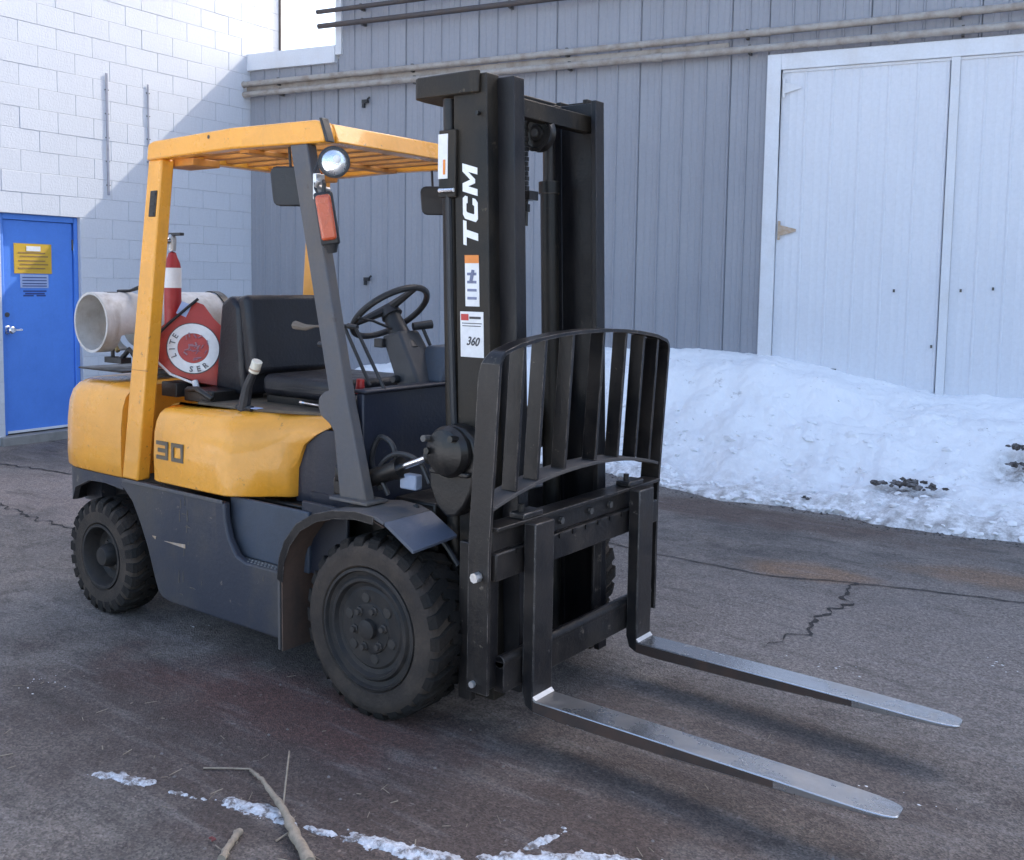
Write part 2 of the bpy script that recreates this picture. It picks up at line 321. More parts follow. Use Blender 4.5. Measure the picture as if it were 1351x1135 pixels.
def put_text(name, body, size, mat, loc, ex, ey, parent, shear=0., off=0., sx=1., fit=None):
    """text with its reading direction along ex and its up along ey; fit=(width,height)"""
    me = text_mesh(body, size, shear, off, sx=sx); me.name = name
    if fit:
        xs = [v.co.x for v in me.vertices]; ys = [v.co.y for v in me.vertices]
        cx, cy = (min(xs)+max(xs))/2, (min(ys)+max(ys))/2; fx, fy = fit[0]/(max(xs)-min(xs)), fit[1]/(max(ys)-min(ys))
        for v in me.vertices: v.co.x = (v.co.x-cx)*fx; v.co.y = (v.co.y-cy)*fy
    ex = Vector(ex).normalized(); ey = Vector(ey).normalized(); ez = ex.cross(ey)
    Mx = Matrix((ex, ey, ez)).transposed().to_4x4(); Mx.translation = Vector(loc); me.transform(Mx)
    me.materials.clear(); me.materials.append(mat)
    return link(bpy.data.objects.new(name, me), parent)
def fz(x, y, z=0.): return noise.noise(Vector((x, y, z)))
def gh(x, y): return .010*fz(x*.8, y*.8) + .005*fz(x*2.7+3, y*2.7)

# ================================================================ GROUND
def axis(lo_, hi_, a, b, st, grow=1.18):
    v = []; x = a
    while x <= b: v.append(x); x += st
    s_ = st; x = v[-1]
    while x < hi_: s_ *= grow; x += s_; v.append(x)
    s_ = st; x = v[0]; pre = []
    while x > lo_: s_ *= grow; x -= s_; pre.append(x)
    return pre[::-1] + v
xs = axis(-90, 60, -4, 2.6, .05); ys = axis(-60, 90, -2.4, 4.6, .05)
gm = MB(); nx, ny = len(xs), len(ys)
for y in ys:
    for x in xs:
        f = 1 if (-30 < x < 12 and -12 < y < 20) else 0
        gm.v.append((x, y, gh(x, y)*f - (0 if f else .004)))
for j in range(ny-1):
    for i in range(nx-1): a = j*nx+i; gm.f.append((a, a+1, a+1+nx, a+nx))
tag(mk('ground', gm, ASPH, ang=180), None, None, kind='structure')
def strip(name, pts, w0, parent=None, jit=.5, dz=.005, mat=TAR, step=.018, wob=.012, taper=False):
    m = MB(); P = []; pts = [Vector((*p, 0)) for p in pts]
    for a, b in zip(pts, pts[1:]):
        n = max(1, int((b-a).length/step))
        for k in range(n): P.append(a.lerp(b, k/n))
    P.append(pts[-1]); o = 0; n = len(P)
    for i, p in enumerate(P):
        d = (P[min(i+1, n-1)]-P[max(i-1, 0)]).normalized(); q = Vector((-d.y, d.x, 0))
        p = p + q*wob*fz(i*.21, w0*50, 3) * 2
        ww = w0*(1+jit*2*fz(i*.37, 7, w0*9))*.5
        if taper: ww *= min(1, (n-i)/(n*.4))
        for s_ in (-1, 1): v = p+q*s_*max(ww, .001); m.v.append((v.x, v.y, gh(v.x, v.y)+dz))
    for i in range(n-1): m.f.append((2*i, 2*i+2, 2*i+3, 2*i+1))
    return mk(name, m, mat, parent)
tag(strip('ground_joint', [(-9, 2.1), (-5.4, 1.95), (-3, 2.2), (-1.33, 2.28), (-.16, 2.15), (.44, 2.17), (.93, 2.36), (1.2, 2.44), (1.76, 2.57), (4, 3.1)], .013, jit=.3, wob=.006), None, None, kind='structure')
tag(strip('ground_crack', [(.93, 2.36), (.92, 2.21), (1.01, 1.98), (1.0, 1.8), (.96, 1.62), (1.0, 1.45), (.98, 1.30), (.92, 1.15), (.90, 1.02)], .018, jit=1.1, wob=.035, taper=True), None, None, kind='structure')
tag(strip('ground_crack', [(-9, .8), (-6.24, 1.07), (-5.37, 1.22), (-4.2, 1.25)], .02, jit=.6, wob=.02), None, None, kind='structure')
tag(strip('ground_crack', [(-7, .2), (-5.2, .35), (-4.0, .2), (-3.0, .3)], .014, jit=.8, wob=.03), None, None, kind='structure')

# ================================================================ BLOCK BUILDING (sunlit, left)
bb = empty('block_building', C0, HB)
tag(bb, 'tall white painted concrete block building with a blue door at left', 'building')
DX0, DX1, DZ1 = -3.20, -2.34, 2.2902                       # door opening
BW, BH = .406, .2082
ZT = 7.6
wall = MB()      # mortar bed behind the blocks, with the door opening left out
wall.box((DX1, .006, 0), (.48, .30, ZT)); wall.box((-10, .006, 0), (DX0, .30, ZT)); wall.box((DX0, .006, DZ1), (DX1, .30, ZT))
wall.box((DX0, .21, 0), (DX1, .30, DZ1))
mk('wall_core', wall, MORTAR, bb)
vis = []; far = []
row = 0; z = 0.
rnd = random.Random(3)
while z < ZT:
    x = .48 - (0 if row % 2 == 0 else BW/2) ; first = row % 2 == 1
    x1 = .48
    while x1 > -10:
        x0 = x if (first and x1 == .48) else x1-BW
        segs = [(x0, x1)]
        if z+BH/2 < DZ1+.02:
            s2 = []
            for a, b in segs:
                if b <= DX0 or a >= DX1: s2.append((a, b))
                else:
                    if a < DX0: s2.append((a, DX0))
                    if b > DX1: s2.append((DX1, b))
            segs = s2
        zt = z+BH
        zb = z
        if zb < DZ1 < zt:
            pass
        for a, b in segs:
            if b-a < .03: continue
            z0_, z1_ = zb, zt
            if a >= DX0-.01 and b <= DX1+.01 and z < DZ1: z0_ = DZ1
            (vis if (a > -3.6 and z < 5.5) else far).append((a, b, z0_, z1_))
        x1 = x0
    z += BH; row += 1
def block_mb(m, a, b, z0, z1, d):
    g, c = .0010, .0024
    a += g; b -= g; z0 += g; z1 -= g
    f = [(a+c, -d, z0+c), (b-c, -d, z0+c), (b-c, -d, z1-c), (a+c, -d, z1-c)]
    r = [(a, -d+c, z0), (b, -d+c, z0), (b, -d+c, z1), (a, -d+c, z1)]
    k = [(a, .012, z0), (b, .012, z0), (b, .012, z1), (a, .012, z1)]
    fs = [(0, 1, 2, 3)] + [(i, i+4, (i+1) % 4+4, (i+1) % 4) for i in range(4)] + [(i+4, i+8, (i+1) % 4+8, (i+1) % 4+4) for i in range(4)]
    return m.add(f+r+k, fs)
vis.sort(key=lambda q: -(q[1]-q[0]))
cache = {}
for a, b, z0, z1 in vis[:298]:
    w_, h_ = round(b-a, 3), round(z1-z0, 3)
    if (w_, h_) not in cache:
        o = mk('block', block_mb(MB(), -w_/2, w_/2, 0, h_, 0), BLOCK, bb); cache[(w_, h_)] = o
    else: o = copy_obj(cache[(w_, h_)], bb)
    o.location = ((a+b)/2, rnd.uniform(-.0015, .0015), z0)
m = MB()
for a, b, z0, z1 in vis[298:]+far: block_mb(m, a, b, z0, z1, rnd.uniform(-.001, .001))
mk('block_field', m, BLOCK, bb)['kind'] = 'stuff'
# door
fr = MB().box((DX0, .10, .09), (DX0+.05, .20, DZ1-.002)).box((DX1-.05, .10, .09), (DX1-.002, .20, DZ1-.002)).box((DX0+.05, .10, DZ1-.06), (DX1-.05, .20, DZ1-.002))
dr = mk('door', fr, BLUE, bb, .003); dr['label'] = 'blue steel door with a yellow sign'
dr.location = (0, -.055, 0)
mk('door_leaf', MB().box((DX0+.053, .125, .10), (DX1-.053, .17, DZ1-.063)), BLUE, dr, .003)
mk('door_sweep', MB().box((DX0+.053, .112, .10), (DX1-.053, .124, .125)), WTRIM, dr, .002)
hm = MB().lathe([(0, .036), (-.008, .036), (-.012, .030), (-.03, .016), (-.05, .014), (-.06, .026), (-.075, .03), (-.085, .02), (-.087, 0)], 20, Matrix.Translation((DX0+.085, .125, 1.14)) @ Matrix.Scale(1.25, 4))
hm.box((DX0+.09, .03, 1.13), (DX0+.19, .045, 1.148)); mk('handle', hm, CHROME, dr, .002)
mk('lock_plate', MB().lathe([(0, .024), (-.01, .024), (-.012, 0)], 16, Matrix.Translation((DX0+.085, .125, 1.29))), HUBM, dr)
mk('hinge', MB().tube([(DX1-.052, .118, 1.95), (DX1-.052, .118, 2.06)], .010), HUBM, dr); mk('hinge', MB().tube([(DX1-.052, .118, .35), (DX1-.052, .118, .46)], .010), HUBM, dr)
sg = mk('yellow_sign', MB().box((-3.03, .118, 1.70), (-2.63, .1245, 2.0)), SGNY, dr)
m = MB()
for i, zz in enumerate((1.90, 1.865, 1.82, 1.785, 1.745)): m.box((-2.99+.02*(i % 2), .1165, zz), (-2.67-.03*((i+1) % 2), .1175, zz+.014))
mk('sign_lettering', m, paint('faded_sign_print', (.33, .19, .05, 1), .6), dr)
mk('sticker', MB().box((-2.90, .1155, 1.925), (-2.75, .1175, 1.975)), WHT, dr)
mk('pale_notice', MB().box((-2.97, .118, 1.555), (-2.67, .1245, 1.69)), PBLUE, dr)
m = MB()
for zz in (1.655, 1.625, 1.595, 1.57): m.box((-2.95, .1165, zz), (-2.69, .1175, zz+.010))
mk('notice_lettering', m, DBLUE, dr)
m = MB()
for a, b, zz in ((-2.94, -2.69, 1.515), (-2.94, -2.83, 1.47), (-2.80, -2.70, 1.47), (-2.92, -2.71, 1.49)): m.box((a, .1235, zz), (b, .1245, zz+.016))
mk('printed_lines', m, DBLUE, dr)
tag(mk('door_step', MB().box((DX0-.25, -.28, 0), (DX1+.25, .12, .085)).v and MB().box((DX0-.06, -.06, -.02), (DX1+.06, .20, .085)), CONC, None, .008, mtx=Matrix.Translation(C0) @ Matrix.Rotation(HB, 4, 'Z')), 'low concrete step under the blue door', 'step')
mk('corner_strip', MB().box((.4815, -.02, 0), (.505, .04, ZT)), PIPED, bb)
# two thin raised blue-grey stripes with short cross bars on the wall
def stripe(x, z0, z1, r, label):
    e = empty('wall_stripe', C0 + Vector((cos(HB)*x, sin(HB)*x, 0)), HB)
    mk('pipe', MB().box((-r*1.5, -.010, z0), (r*1.5, -.004, z1)), paint('stripe_grey', (.26, .28, .36, 1), .5), e, .002)
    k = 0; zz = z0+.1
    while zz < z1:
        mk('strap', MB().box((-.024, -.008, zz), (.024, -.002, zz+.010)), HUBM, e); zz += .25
    tag(e, label, 'stripe', 'stripes on the block wall')
stripe(-2.0, 2.55, 3.83, .009, 'longer thin blue-grey conduit strapped to the white block wall above the blue door')
stripe(-1.485, 2.6, 3.80, .007, 'shorter thin blue-grey conduit on the white block wall nearer the corner')

# ================================================================ METAL SIDED BUILDING
mbd = empty('metal_building', C0, HG)
tag(mbd, 'long grey metal sided building with rusty pipes and a white door behind the forklift', 'building')
HX = 1.31; HL = 4.27; HT = 8.7; XE = 24
GX0, GX1, GZ = 6.28, 12.4, 3.88
core = MB().box((0.0, .03, 0), (HX, 6, HL)).box((HX+.002, .03, 0), (XE, 6, HL)).box((HX+.002, .03, HL+.002), (XE, .10, HT)); mk('wall_core', core, SIDING, mbd)
RP = .2305
def siding(x0, x1, z0, z1, y=.0, d=.017):
    m = MB(); P = []
    n = max(1, round((x1-x0)/RP)); p = (x1-x0)/n
    P.append((x0, y+.03))
    for i in range(n):
        a = x0+i*p
        P += [(a+.001, y), (a+p*.30, y), (a+p*.32, y-d*.2), (a+p*.36, y-d*.2), (a+p*.38, y), (a+p*.58, y), (a+p*.60, y-d*.2), (a+p*.64, y-d*.2), (a+p*.66, y), (a+p*.86, y), (a+p*.90, y-d), (a+p*.95, y-d), (a+p*.985, y)]
    P.append((x1, y+.03))
    k = len(P)
    m.v = [(a, b, z0) for a, b in P] + [(a, b, z1) for a, b in P]
    m.f = [(i, i+1, i+1+k, i+k) for i in range(k-1)]
    return m
PW = RP*4
def panel_run(xa, xb, z0, z1, y=0., mat=SIDING, parent=mbd, name='siding_panel'):
    x = xa; pr = {}
    while x < xb-.02:
        w_ = min(PW, xb-x); key = round(w_, 3)
        if key not in pr: o = mk(name, siding(0, w_-.002, z0, z1), mat, parent, ang=20); pr[key] = o
        else: o = copy_obj(pr[key], parent)
        o.location = (x, y+random.uniform(-.0015, .0015), 0); x += w_
panel_run(.004, HX, 0, HL-.05)
panel_run(HX+.002, GX0, 0, HT)
panel_run(GX0, GX1, GZ, HT)
panel_run(GX1, 20, 0, HT)
# white fascia cap of the low roof and the white corner flashing
mk('roof_fascia', MB().box((-.02, -.05, HL-.06), (HX-.03, .10, 4.41))
   , WTRIM, mbd, .004)
mk('roof_deck', MB().box((0, .102, 4.30), (HX-.032, 6, 4.395)), PIPED, mbd)
mk('corner_flashing', MB().box((HX-.03, -.035, 4.30), (HX+.055, .11, HT)), WTRIM, mbd, .004)
# big white door
df = MB().box((GX0, -.075, 0), (GX0+.13, .01, GZ-.002)).box((GX1-.13, -.075, 0), (GX1, .01, GZ-.002)).box((GX0+.13, -.075, GZ-.15), (GX1-.13, .01, GZ-.002))
for xx in (7.89, 9.55, 11.1): df.box((xx, -.068, 0), (xx+.075, .01, GZ-.15))
gd = mk('large_white_door', df, WTRIM, mbd, .004); gd['label'] = 'large white sheet metal door half behind the snow'
for a, b in ((GX0+.133, 7.889), (7.966, 9.549), (9.626, 11.099), (11.176, GX1-.131)):
    x = a
    nleaf = 1; ww = (b-a)/nleaf
    for i in range(nleaf):
        mk('door_panel', siding(a+i*ww, a+(i+1)*ww-.003, .05, GZ-.175, -.035, .008), WSIDE, gd, ang=20)
def hinge(x, z, mat, rx=.16):
    m = MB().box((x-.012, -.062, z-.09), (x+.012, -.05, z+.09)).prism([(x+.012, z+.05), (x+rx, z+.012), (x+rx, z-.012), (x+.012, z-.05)], -.060, -.052)
    mk('strap_hinge', m, mat, gd, .002)
hinge(GX0+.16, 2.22, RUST); hinge(GX0+.16, 3.56, WTRIM)
for x, z in ((8.06, 1.67), (7.84, 1.16), (8.32, 1.69), (7.5, 1.66)): mk('bolt_hole', MB().box((x-.009, -.060, z-.014), (x+.009, -.050, z+.014)), HUBM, gd)
mk('door_gap_strip', MB().box((GX0+.142, -.052, GZ-.176), (GX1-.14, -.03, GZ-.153)), WTRIM, gd)
mk('kick_flap', MB().box((6.78, -.056, .895), (7.02, -.050, .915)), HUBM, gd)
# pipes on the wall: two weathered ones with a fascia band between, three dark ones higher up
def wall_pipe(x0, z0, x1, z1, r, mat, y, label, name='wall_pipe', coup=()):
    e = empty(name, C0, HG); P = []; n = 40
    for i in range(n+1):
        u = i/n; P.append((x0+(x1-x0)*u, y+.003*fz(u*20, z0), z0+(z1-z0)*u+.004*fz(u*9, z0*3)))
    mk('pipe', MB().tube(P, r, 14), mat, e)
    for cx in coup:
        zc = z0+(z1-z0)*(cx-x0)/(x1-x0); mk('coupling', MB().tube([(cx-.05, y, zc), (cx+.05, y, zc)], r*1.22, 14), mat, e)
    xx = x0+.6
    while xx < x1:
        zc = z0+(z1-z0)*(xx-x0)/(x1-x0); mk('bracket', MB().box((xx-.012, y-r*.2, zc-r*1.3), (xx+.012, -.021, zc+r*1.3)), HUBM, e); xx += 1.86
    tag(e, label, 'pipe', 'pipes along the metal wall')
wall_pipe(-.10, 4.035, 20, 4.20, .034, PIPE, -.10, 'upper of the two weathered tan pipes running along the grey wall above the white door', coup=(-.06, 4.1, 6.25, 7.9))
wall_pipe(-.07, 3.915, 20, 3.99, .034, PIPE, -.10, 'lower of the two weathered tan pipes running just above the white door', coup=(5.2, 7.4))
wall_pipe(1.10, 4.62, 20, 4.63, .030, PIPED, -.11, 'lowest of the three dark brown pipes high on the grey wall')
wall_pipe(1.08, 4.785, 20, 4.86, .026, PIPED, -.11, 'middle of the three dark brown pipes high on the grey wall')
wall_pipe(1.06, 4.985, 20, 5.1, .030, PIPED, -.11, 'topmost dark brown pipe cut off by the upper edge of the picture')
mk('fascia_band', MB().box((-.02, -.055, 3.945), (5.9, -.0225, 4.03)), PIPE, mbd, .003)
for x, z, lab in ((1.71, 3.74, 'small black hook on the grey wall under the tan pipes'), (1.74, 1.70, 'small black bracket on the grey wall left of the steering wheel')):
    m = MB().box((-.05, -.05, -.02), (.03, -.018, .02)).tube([(.02, -.04, 0), (.05, -.07, .02), (.07, -.06, .04)], .012).box((-.05, -.045, -.07), (-.02, -.018, -.02))
    o = mk('wall_bracket', m, BLACKP, None, .003); o.location = C0 + Vector((cos(HG)*x, sin(HG)*x, z)); o.rotation_euler = (0, 0, HG); tag(o, lab, 'bracket')

# ================================================================ SNOW
def interp(T, x):
    if x <= T[0][0]: return T[0][1]
    for (a, b), (c, d) in zip(T, T[1:]):
        if x <= c: return b+(d-b)*(x-a)/(c-a)
    return T[-1][1]
EDGE = [(.9, .3), (1.6, .9), (3, 1.25), (4.4, 1.4), (5.29, 1.58), (5.94, 1.93), (6.46, 2.2), (6.93, 2.14), (7.38, 2.28), (7.71, 2.48), (8.57, 2.52), (10, 2.7), (13, 2.9), (15, 2.0), (16, .5)]
TOPH = [(.9, .05), (1.6, .62), (3, .93), (5.3, 1.01), (6.3, .98), (7.1, .86), (7.9, .70), (8.6, .70), (10, .85), (13, .8), (16, .1)]
sn = MB(); NS, ND = 640, 120; dirt = []
for i in range(NS+1):
    s_ = .9+15.1*i/NS if i else .9
    e = interp(EDGE, s_) + .05*fz(s_*3, 0) + .035*fz(s_*11, 4); tp = interp(TOPH, s_)-.045
    for j in range(ND+1):
        t_ = j/ND; d = -.0+e*t_
        a = max(0, 1-t_/.84); h = tp*(a*a*(3-2*a))**.85
        ap = .085*(1-max(0, (t_-.90)/.10)**2) if t_ > .0 else .085
        lump = (.11*fz(s_*1.3, d*1.3, 1)+.08*fz(s_*3.2, d*3.2, 2)+.045*abs(fz(s_*8, d*8, 3))+.020*abs(fz(s_*17, d*17, 5))+.010*fz(s_*34, d*34, 6)-.015)*min(1, 7*(1-t_))*min(1, .35+t_*2.5)
        z = max(h+ap+lump, .03*(1-t_)+.006*(t_<1))
        if t_ >= 1: z = -.02
        P = C0 + gdir*s_ + Vector((sin(HG), -cos(HG), 0))*(d+.001)
        sn.v.append((P.x, P.y, z)); dirt.append(max(0, min(1, (t_-.72)*3.4))*.85 + .25*max(0, 1-abs(t_-.66)/.2)*max(0, min(1, (8-s_)/3))+ 1.3*max(0, 1-((s_-7.8)**2+(d-1.86)**2)**.5/.34) + 1.3*max(0, 1-((s_-8.6)**2+(d-1.42)**2)**.5/.34))
for i in range(NS):
    for j in range(ND): a = i*(ND+1)+j; sn.f.append((a, a+1, a+ND+2, a+ND+1))
me = bpy.data.meshes.new('snow_bank'); me.from_pydata(sn.v, [], sn.f); me.materials.append(SNOW)
for p in me.polygons: p.use_smooth = True
at = me.attributes.new('dirt', 'FLOAT', 'POINT'); at.data.foreach_set('value', dirt)
tag(link(bpy.data.objects.new('snow_bank', me)), 'long bank of old snow piled against the grey wall and white door', 'snow bank')
def chunk(loc, size, label, seed, n=9):
    r_ = random.Random(seed); m = MB()
    for k in range(n*4):
        q = r_.random()**.6
        c = Vector((r_.gauss(0, size*.55), r_.gauss(0, size*.32), r_.uniform(-.02, .12)*size)); rr = size*r_.uniform(.05, .17)*(1.5 if k < n//2 else 1)
        bm = bmesh.new(); bmesh.ops.create_icosphere(bm, subdivisions=2, radius=rr)
        sx, sy, sz = r_.uniform(.7, 1.6), r_.uniform(.6, 1.2), r_.uniform(.4, .9)
        for v in bm.verts: f = 1+.9*fz(*(v.co/rr*1.7+Vector((k*1.7, seed, 0)))); v.co = Vector((v.co.x*sx*f, v.co.y*sy*f, v.co.z*sz*f))+c
        o = len(m.v); bm.verts.index_update(); m.v += [tuple(v.co) for v in bm.verts]; m.f += [tuple(v.index+o for v in f.verts) for f in bm.faces]; bm.free()
    o = mk('dirty_snow_clump', m, DIRT, smooth=False); o.location = loc; tag(o, label, 'dirt clump')
def GP(s_, d, z): return C0+gdir*s_+Vector((sin(HG), -cos(HG), 0))*d+Vector((0, 0, z))
chunk(GP(7.80, 1.86, .20), .17, 'dark dirty clump low in the snow bank left of the picture edge', 1)
chunk(GP(8.62, 1.30, .47), .14, 'upper dark dirt clump in the snow at the right edge', 2, 6)
chunk(GP(8.58, 1.52, .36), .13, 'lower dark dirt clump in the snow at the right edge', 3, 6)
chunk(GP(7.09, 2.1, .07), .06, 'small flat dark clump on the icy edge of the snow bank', 4, 4)
m = MB(); r_ = random.Random(41); V_ = sn.v
for k in range(420):
    i = r_.randrange(int(NS*.25), int(NS*.62)); j = int(ND*min(.985, max(.1, r_.gauss(.80, .22)))); P = V_[i*(ND+1)+j]
    q = r_.uniform(.010, .034)*(1.5 if r_.random() < .12 else 1)
    bm = bmesh.new(); bmesh.ops.create_icosphere(bm, subdivisions=1, radius=q)
    sx, sy, sz = r_.uniform(.8, 1.6), r_.uniform(.7, 1.3), r_.uniform(.45, .9)
    o = len(m.v); bm.verts.index_update()
    for v in bm.verts: f = 1+.7*fz(v.co.x/q*1.3+k, v.co.y/q*1.3, v.co.z/q); m.v.append((P[0]+v.co.x*sx*f, P[1]+v.co.y*sy*f, P[2]+v.co.z*sz*f))
    m.f += [tuple(v.index+o for v in f.verts) for f in bm.faces]; bm.free()
tag(mk('snow_clods', m, SNOW, ang=50), 'broken crusty lumps of snow lying on the bank', 'snow', None, 'stuff')
m = MB(); r_ = random.Random(31)
for k in range(900):
    s_ = r_.uniform(4.8, 9.2); e = interp(EDGE, s_); d = e + r_.gauss(.0, .07) if r_.random() < .75 else r_.uniform(.3, e)
    P = GP(s_, d, 0); t_ = d/e
    if t_ < 1:
        continue
    q = r_.uniform(.004, .016); z = gh(P.x, P.y); n = 6; o = len(m.v)
    m.v += [(P.x+q*cos(k2)*r_.uniform(.6, 1.5), P.y+q*sin(k2)*r_.uniform(.6, 1.2), z-.002) for k2 in range(n)]+[(P.x, P.y, z+q*.7)]
    m.f += [(o+k2, o+(k2+1) % n, o+n) for k2 in range(n)]
tag(mk('melt_edge_grit', m, DIRT, smooth=False), 'dark grit along the melting edge of the snow bank', 'gravel', None, 'stuff')
# unseen snow sheet added behind the camera to bounce warm sunlight onto the forklift
m = MB(); NX_, NY_ = 90, 60
for i in range(NX_+1):
    x = -32+64*i/NX_; e = -3.75-.35*fz(x*.5, 1)-.15*fz(x*2, 2)
    for j in range(NY_+1):
        t_ = j/NY_; y = e-40*t_*t_; m.v.append((x, y, (-.02 if j == 0 or i in (0, NX_) or j == NY_ else .06+.05*fz(x*.4, y*.4)+.02*fz(x*2, y*2))))
for i in range(NX_):
    for j in range(NY_): a = i*(NY_+1)+j; m.f.append((a, a+NY_+1, a+NY_+2, a+1))
tag(mk('bounce_snow_sheet', m, SNOW, ang=180), None, None, kind='structure')
# thin snow left on the asphalt in the foreground
def thin_snow(name, lines, label, amp=1., cell=.006):
    """lines: polylines of (x, y, half width); a sheet of thin snow with a ragged melted edge"""
    S = []
    for L in lines:
        for a, b in zip(L, L[1:]): S.append((Vector(a[:2]), Vector(b[:2]), a[2], b[2]))
    x0 = min(p[0] for L in lines for p in L)-.1; x1 = max(p[0] for L in lines for p in L)+.1
    y0 = min(p[1] for L in lines for p in L)-.1; y1 = max(p[1] for L in lines for p in L)+.1
    nx_, ny_ = int((x1-x0)/cell), int((y1-y0)/cell); H = {}
    for j in range(ny_+1):
        for i in range(nx_+1):
            p = Vector((x0+i*cell, y0+j*cell)); best = -1
            for a, b, wa, wb in S:
                d = b-a; t_ = max(0, min(1, (p-a).dot(d)/d.dot(d))); q = (wa+(wb-wa)*t_) - (p-a-d*t_).length
                if q > best: best = q
            v = best + amp*(.024*fz(p.x*18, p.y*26) + .012*fz(p.x*45, p.y*60, 3) + .008*fz(p.x*120, p.y*120, 5))
            if v > -.012: H[i, j] = v
    m = MB(); idx = {}
    for (i, j), v in H.items():
        x, y = x0+i*cell, y0+j*cell
        h = -.004 if v <= 0 else min(.011, .35*v+.0015) + .005*fz(x*60, y*60, 1)
        idx[i, j] = len(m.v); m.v.append((x, y, gh(x, y)+h))
    for (i, j) in H:
        k = [(i, j), (i+1, j), (i+1, j+1), (i, j+1)]
        if all(q in H for q in k) and any(H[q] > 0 for q in k): m.f.append(tuple(idx[q] for q in k))
    tag(mk(name, m, ICE, ang=180), label, 'snow', 'remnants of snow on the asphalt', 'stuff')
thin_snow('snow_patch', [[(-.40, -1.505, .012), (-.32, -1.47, .026), (-.20, -1.44, .024)], [(-.14, -1.435, -.004), (.0, -1.39, .000), (.08, -1.35, .004)], [(.10, -1.345, .024), (.22, -1.31, .034), (.33, -1.30, .018)],
    [(.34, -1.295, .004), (.44, -1.285, .010), (.58, -1.24, .024), (.72, -1.20, .032), (.86, -1.165, .030), (.95, -1.13, .016)]], 'thin streak of snow beside the branch in the left foreground')
thin_snow('snow_patch', [[(.93, -1.09, .016), (1.05, -1.0, .026), (1.2, -.88, .028), (1.36, -.80, .020)], [(1.0, -.99, .010), (1.02, -.90, .013), (1.05, -.82, .008)]], 'short streak of snow at the lower edge right of centre')
m = MB(); r_ = random.Random(21)
for _ in range(16):
    cx_, cy_ = r_.uniform(-1.6, 2.8), r_.uniform(-1.3, 1.6)
    for _ in range(r_.randint(3, 14)):
        x, y = cx_+r_.gauss(0, .07), cy_+r_.gauss(0, .035); q = r_.uniform(.002, .0065); z = gh(x, y); n = 6; o = len(m.v); a0 = r_.uniform(0, 3)
        m.v += [(x+q*1.6*cos(a0+k)*r_.uniform(.6, 1.3), y+q*sin(a0+k)*r_.uniform(.6, 1.3), z-.001) for k in range(n)]+[(x, y, z+q*.35)]
        m.f += [(o+k, o+(k+1) % n, o+n) for k in range(n)]
tag(mk('snow_crumbs', m, SNOW), 'tiny scattered crumbs of snow over the asphalt in front of the forklift', 'snow', None, 'stuff')
# branches
def branch(pts, rs, label, sub=(), r2=.003):
    P = []; R_ = []
    for i in range(len(pts)-1):
        for k in range(8):
            u = k/8; x, y, z = (Vector(pts[i]).lerp(Vector(pts[i+1]), u)); q = rs[i]+(rs[i+1]-rs[i])*u
            P.append((x+.007*fz((i*8+k)*.6, 1.3), y+.007*fz((i*8+k)*.6, 4.2), gh(x, y)+z+q)); R_.append(q*(1+.45*fz((i*8+k)*.8, 2)))
    m = MB().tube(P, R_, 8)
    o = mk('branch', m, WOODM, None, ang=70)
    for s_ in sub: mk('twig', MB().tube([(a, b, gh(a, b)+c) for a, b, c in s_], r2, 6), WOODM, o)
    tag(o, label, 'branch', 'dead branches on the ground')
branch([(-.01, -1.165, .0), (.07, -1.205, .02), (.14, -1.23, .03), (.32, -1.30, .02), (.44, -1.365, .01), (.60, -1.44, .0)], [.0045, .006, .007, .012, .016, .019],
       'long pale dead branch lying across the streak of snow', [[(-.14, -1.26, .006), (-.07, -1.21, .008), (-.01, -1.165, .006)], [(.28, -1.27, .02), (.22, -1.20, .10), (.16, -1.14, .11)], [(.40, -1.35, .01), (.40, -1.40, .005)]])
branch([(.28, -1.44, .0), (.31, -1.49, .0), (.37, -1.58, .0)], [.012, .010, .013], 'short broken stick left of the long branch at the lower edge')
r_ = random.Random(11); m = MB()
for k in range(95):
    x = r_.uniform(-1.4, 1.6); y = -1.3+.22*(x)+r_.gauss(0, .22) if r_.random() < .6 else r_.uniform(-1.5, .2); a = r_.uniform(0, pi); l = r_.uniform(.008, .05)
    z = gh(x, y)+.004; m.tube([(x, y, z), (x+l*cos(a), y+l*sin(a), z+.003)], r_.uniform(.0008, .002), 4)
tag(mk('straw_litter', m, WOODM), 'bits of straw and bark littering the asphalt in the foreground', 'litter', None, 'stuff')
m = MB()
for k in range(520):
    x = r_.uniform(-3.5, 2.6); y = r_.uniform(-1.9, 3.6); q = r_.uniform(.003, .009); z = gh(x, y)
    A = [(x+q*cos(t_)*r_.uniform(.7, 1.2), y+q*sin(t_)*r_.uniform(.7, 1.2), z-.001) for t_ in (0, 1.3, 2.5, 3.8, 5)]
    o = len(m.v); m.v += A+[(x, y, z+q*.8)]; m.f += [(o+i, o+(i+1) % 5, o+5) for i in range(5)]
tag(mk('loose_gravel', m, paint('grit', (.20, .18, .17, 1), .9), smooth=False), 'loose grit scattered over the asphalt', 'gravel', None, 'stuff')
m = MB(); 
for k in range(3): m.tube([(.24+.008*k, -1.52+.004*sin(k*2), .010), (.247+.008*k, -1.512, .013)], .0035, 5)
tag(mk('red_scrap', m, paint('dull_red', (.22, .03, .03, 1), .6)), 'small red scrap lying beside the short broken stick', 'litter')

exec_forklift = True
# ================================================================ FORKLIFT
fk = empty('forklift', (0, 0, 0))
tag(fk, 'old yellow and slate grey forklift with a tall black mast and lowered forks', 'forklift')
def P_(name, mb, mat, bev=.004, parent=fk, **k): return mk(name, mb, mat, parent, bev, **k)

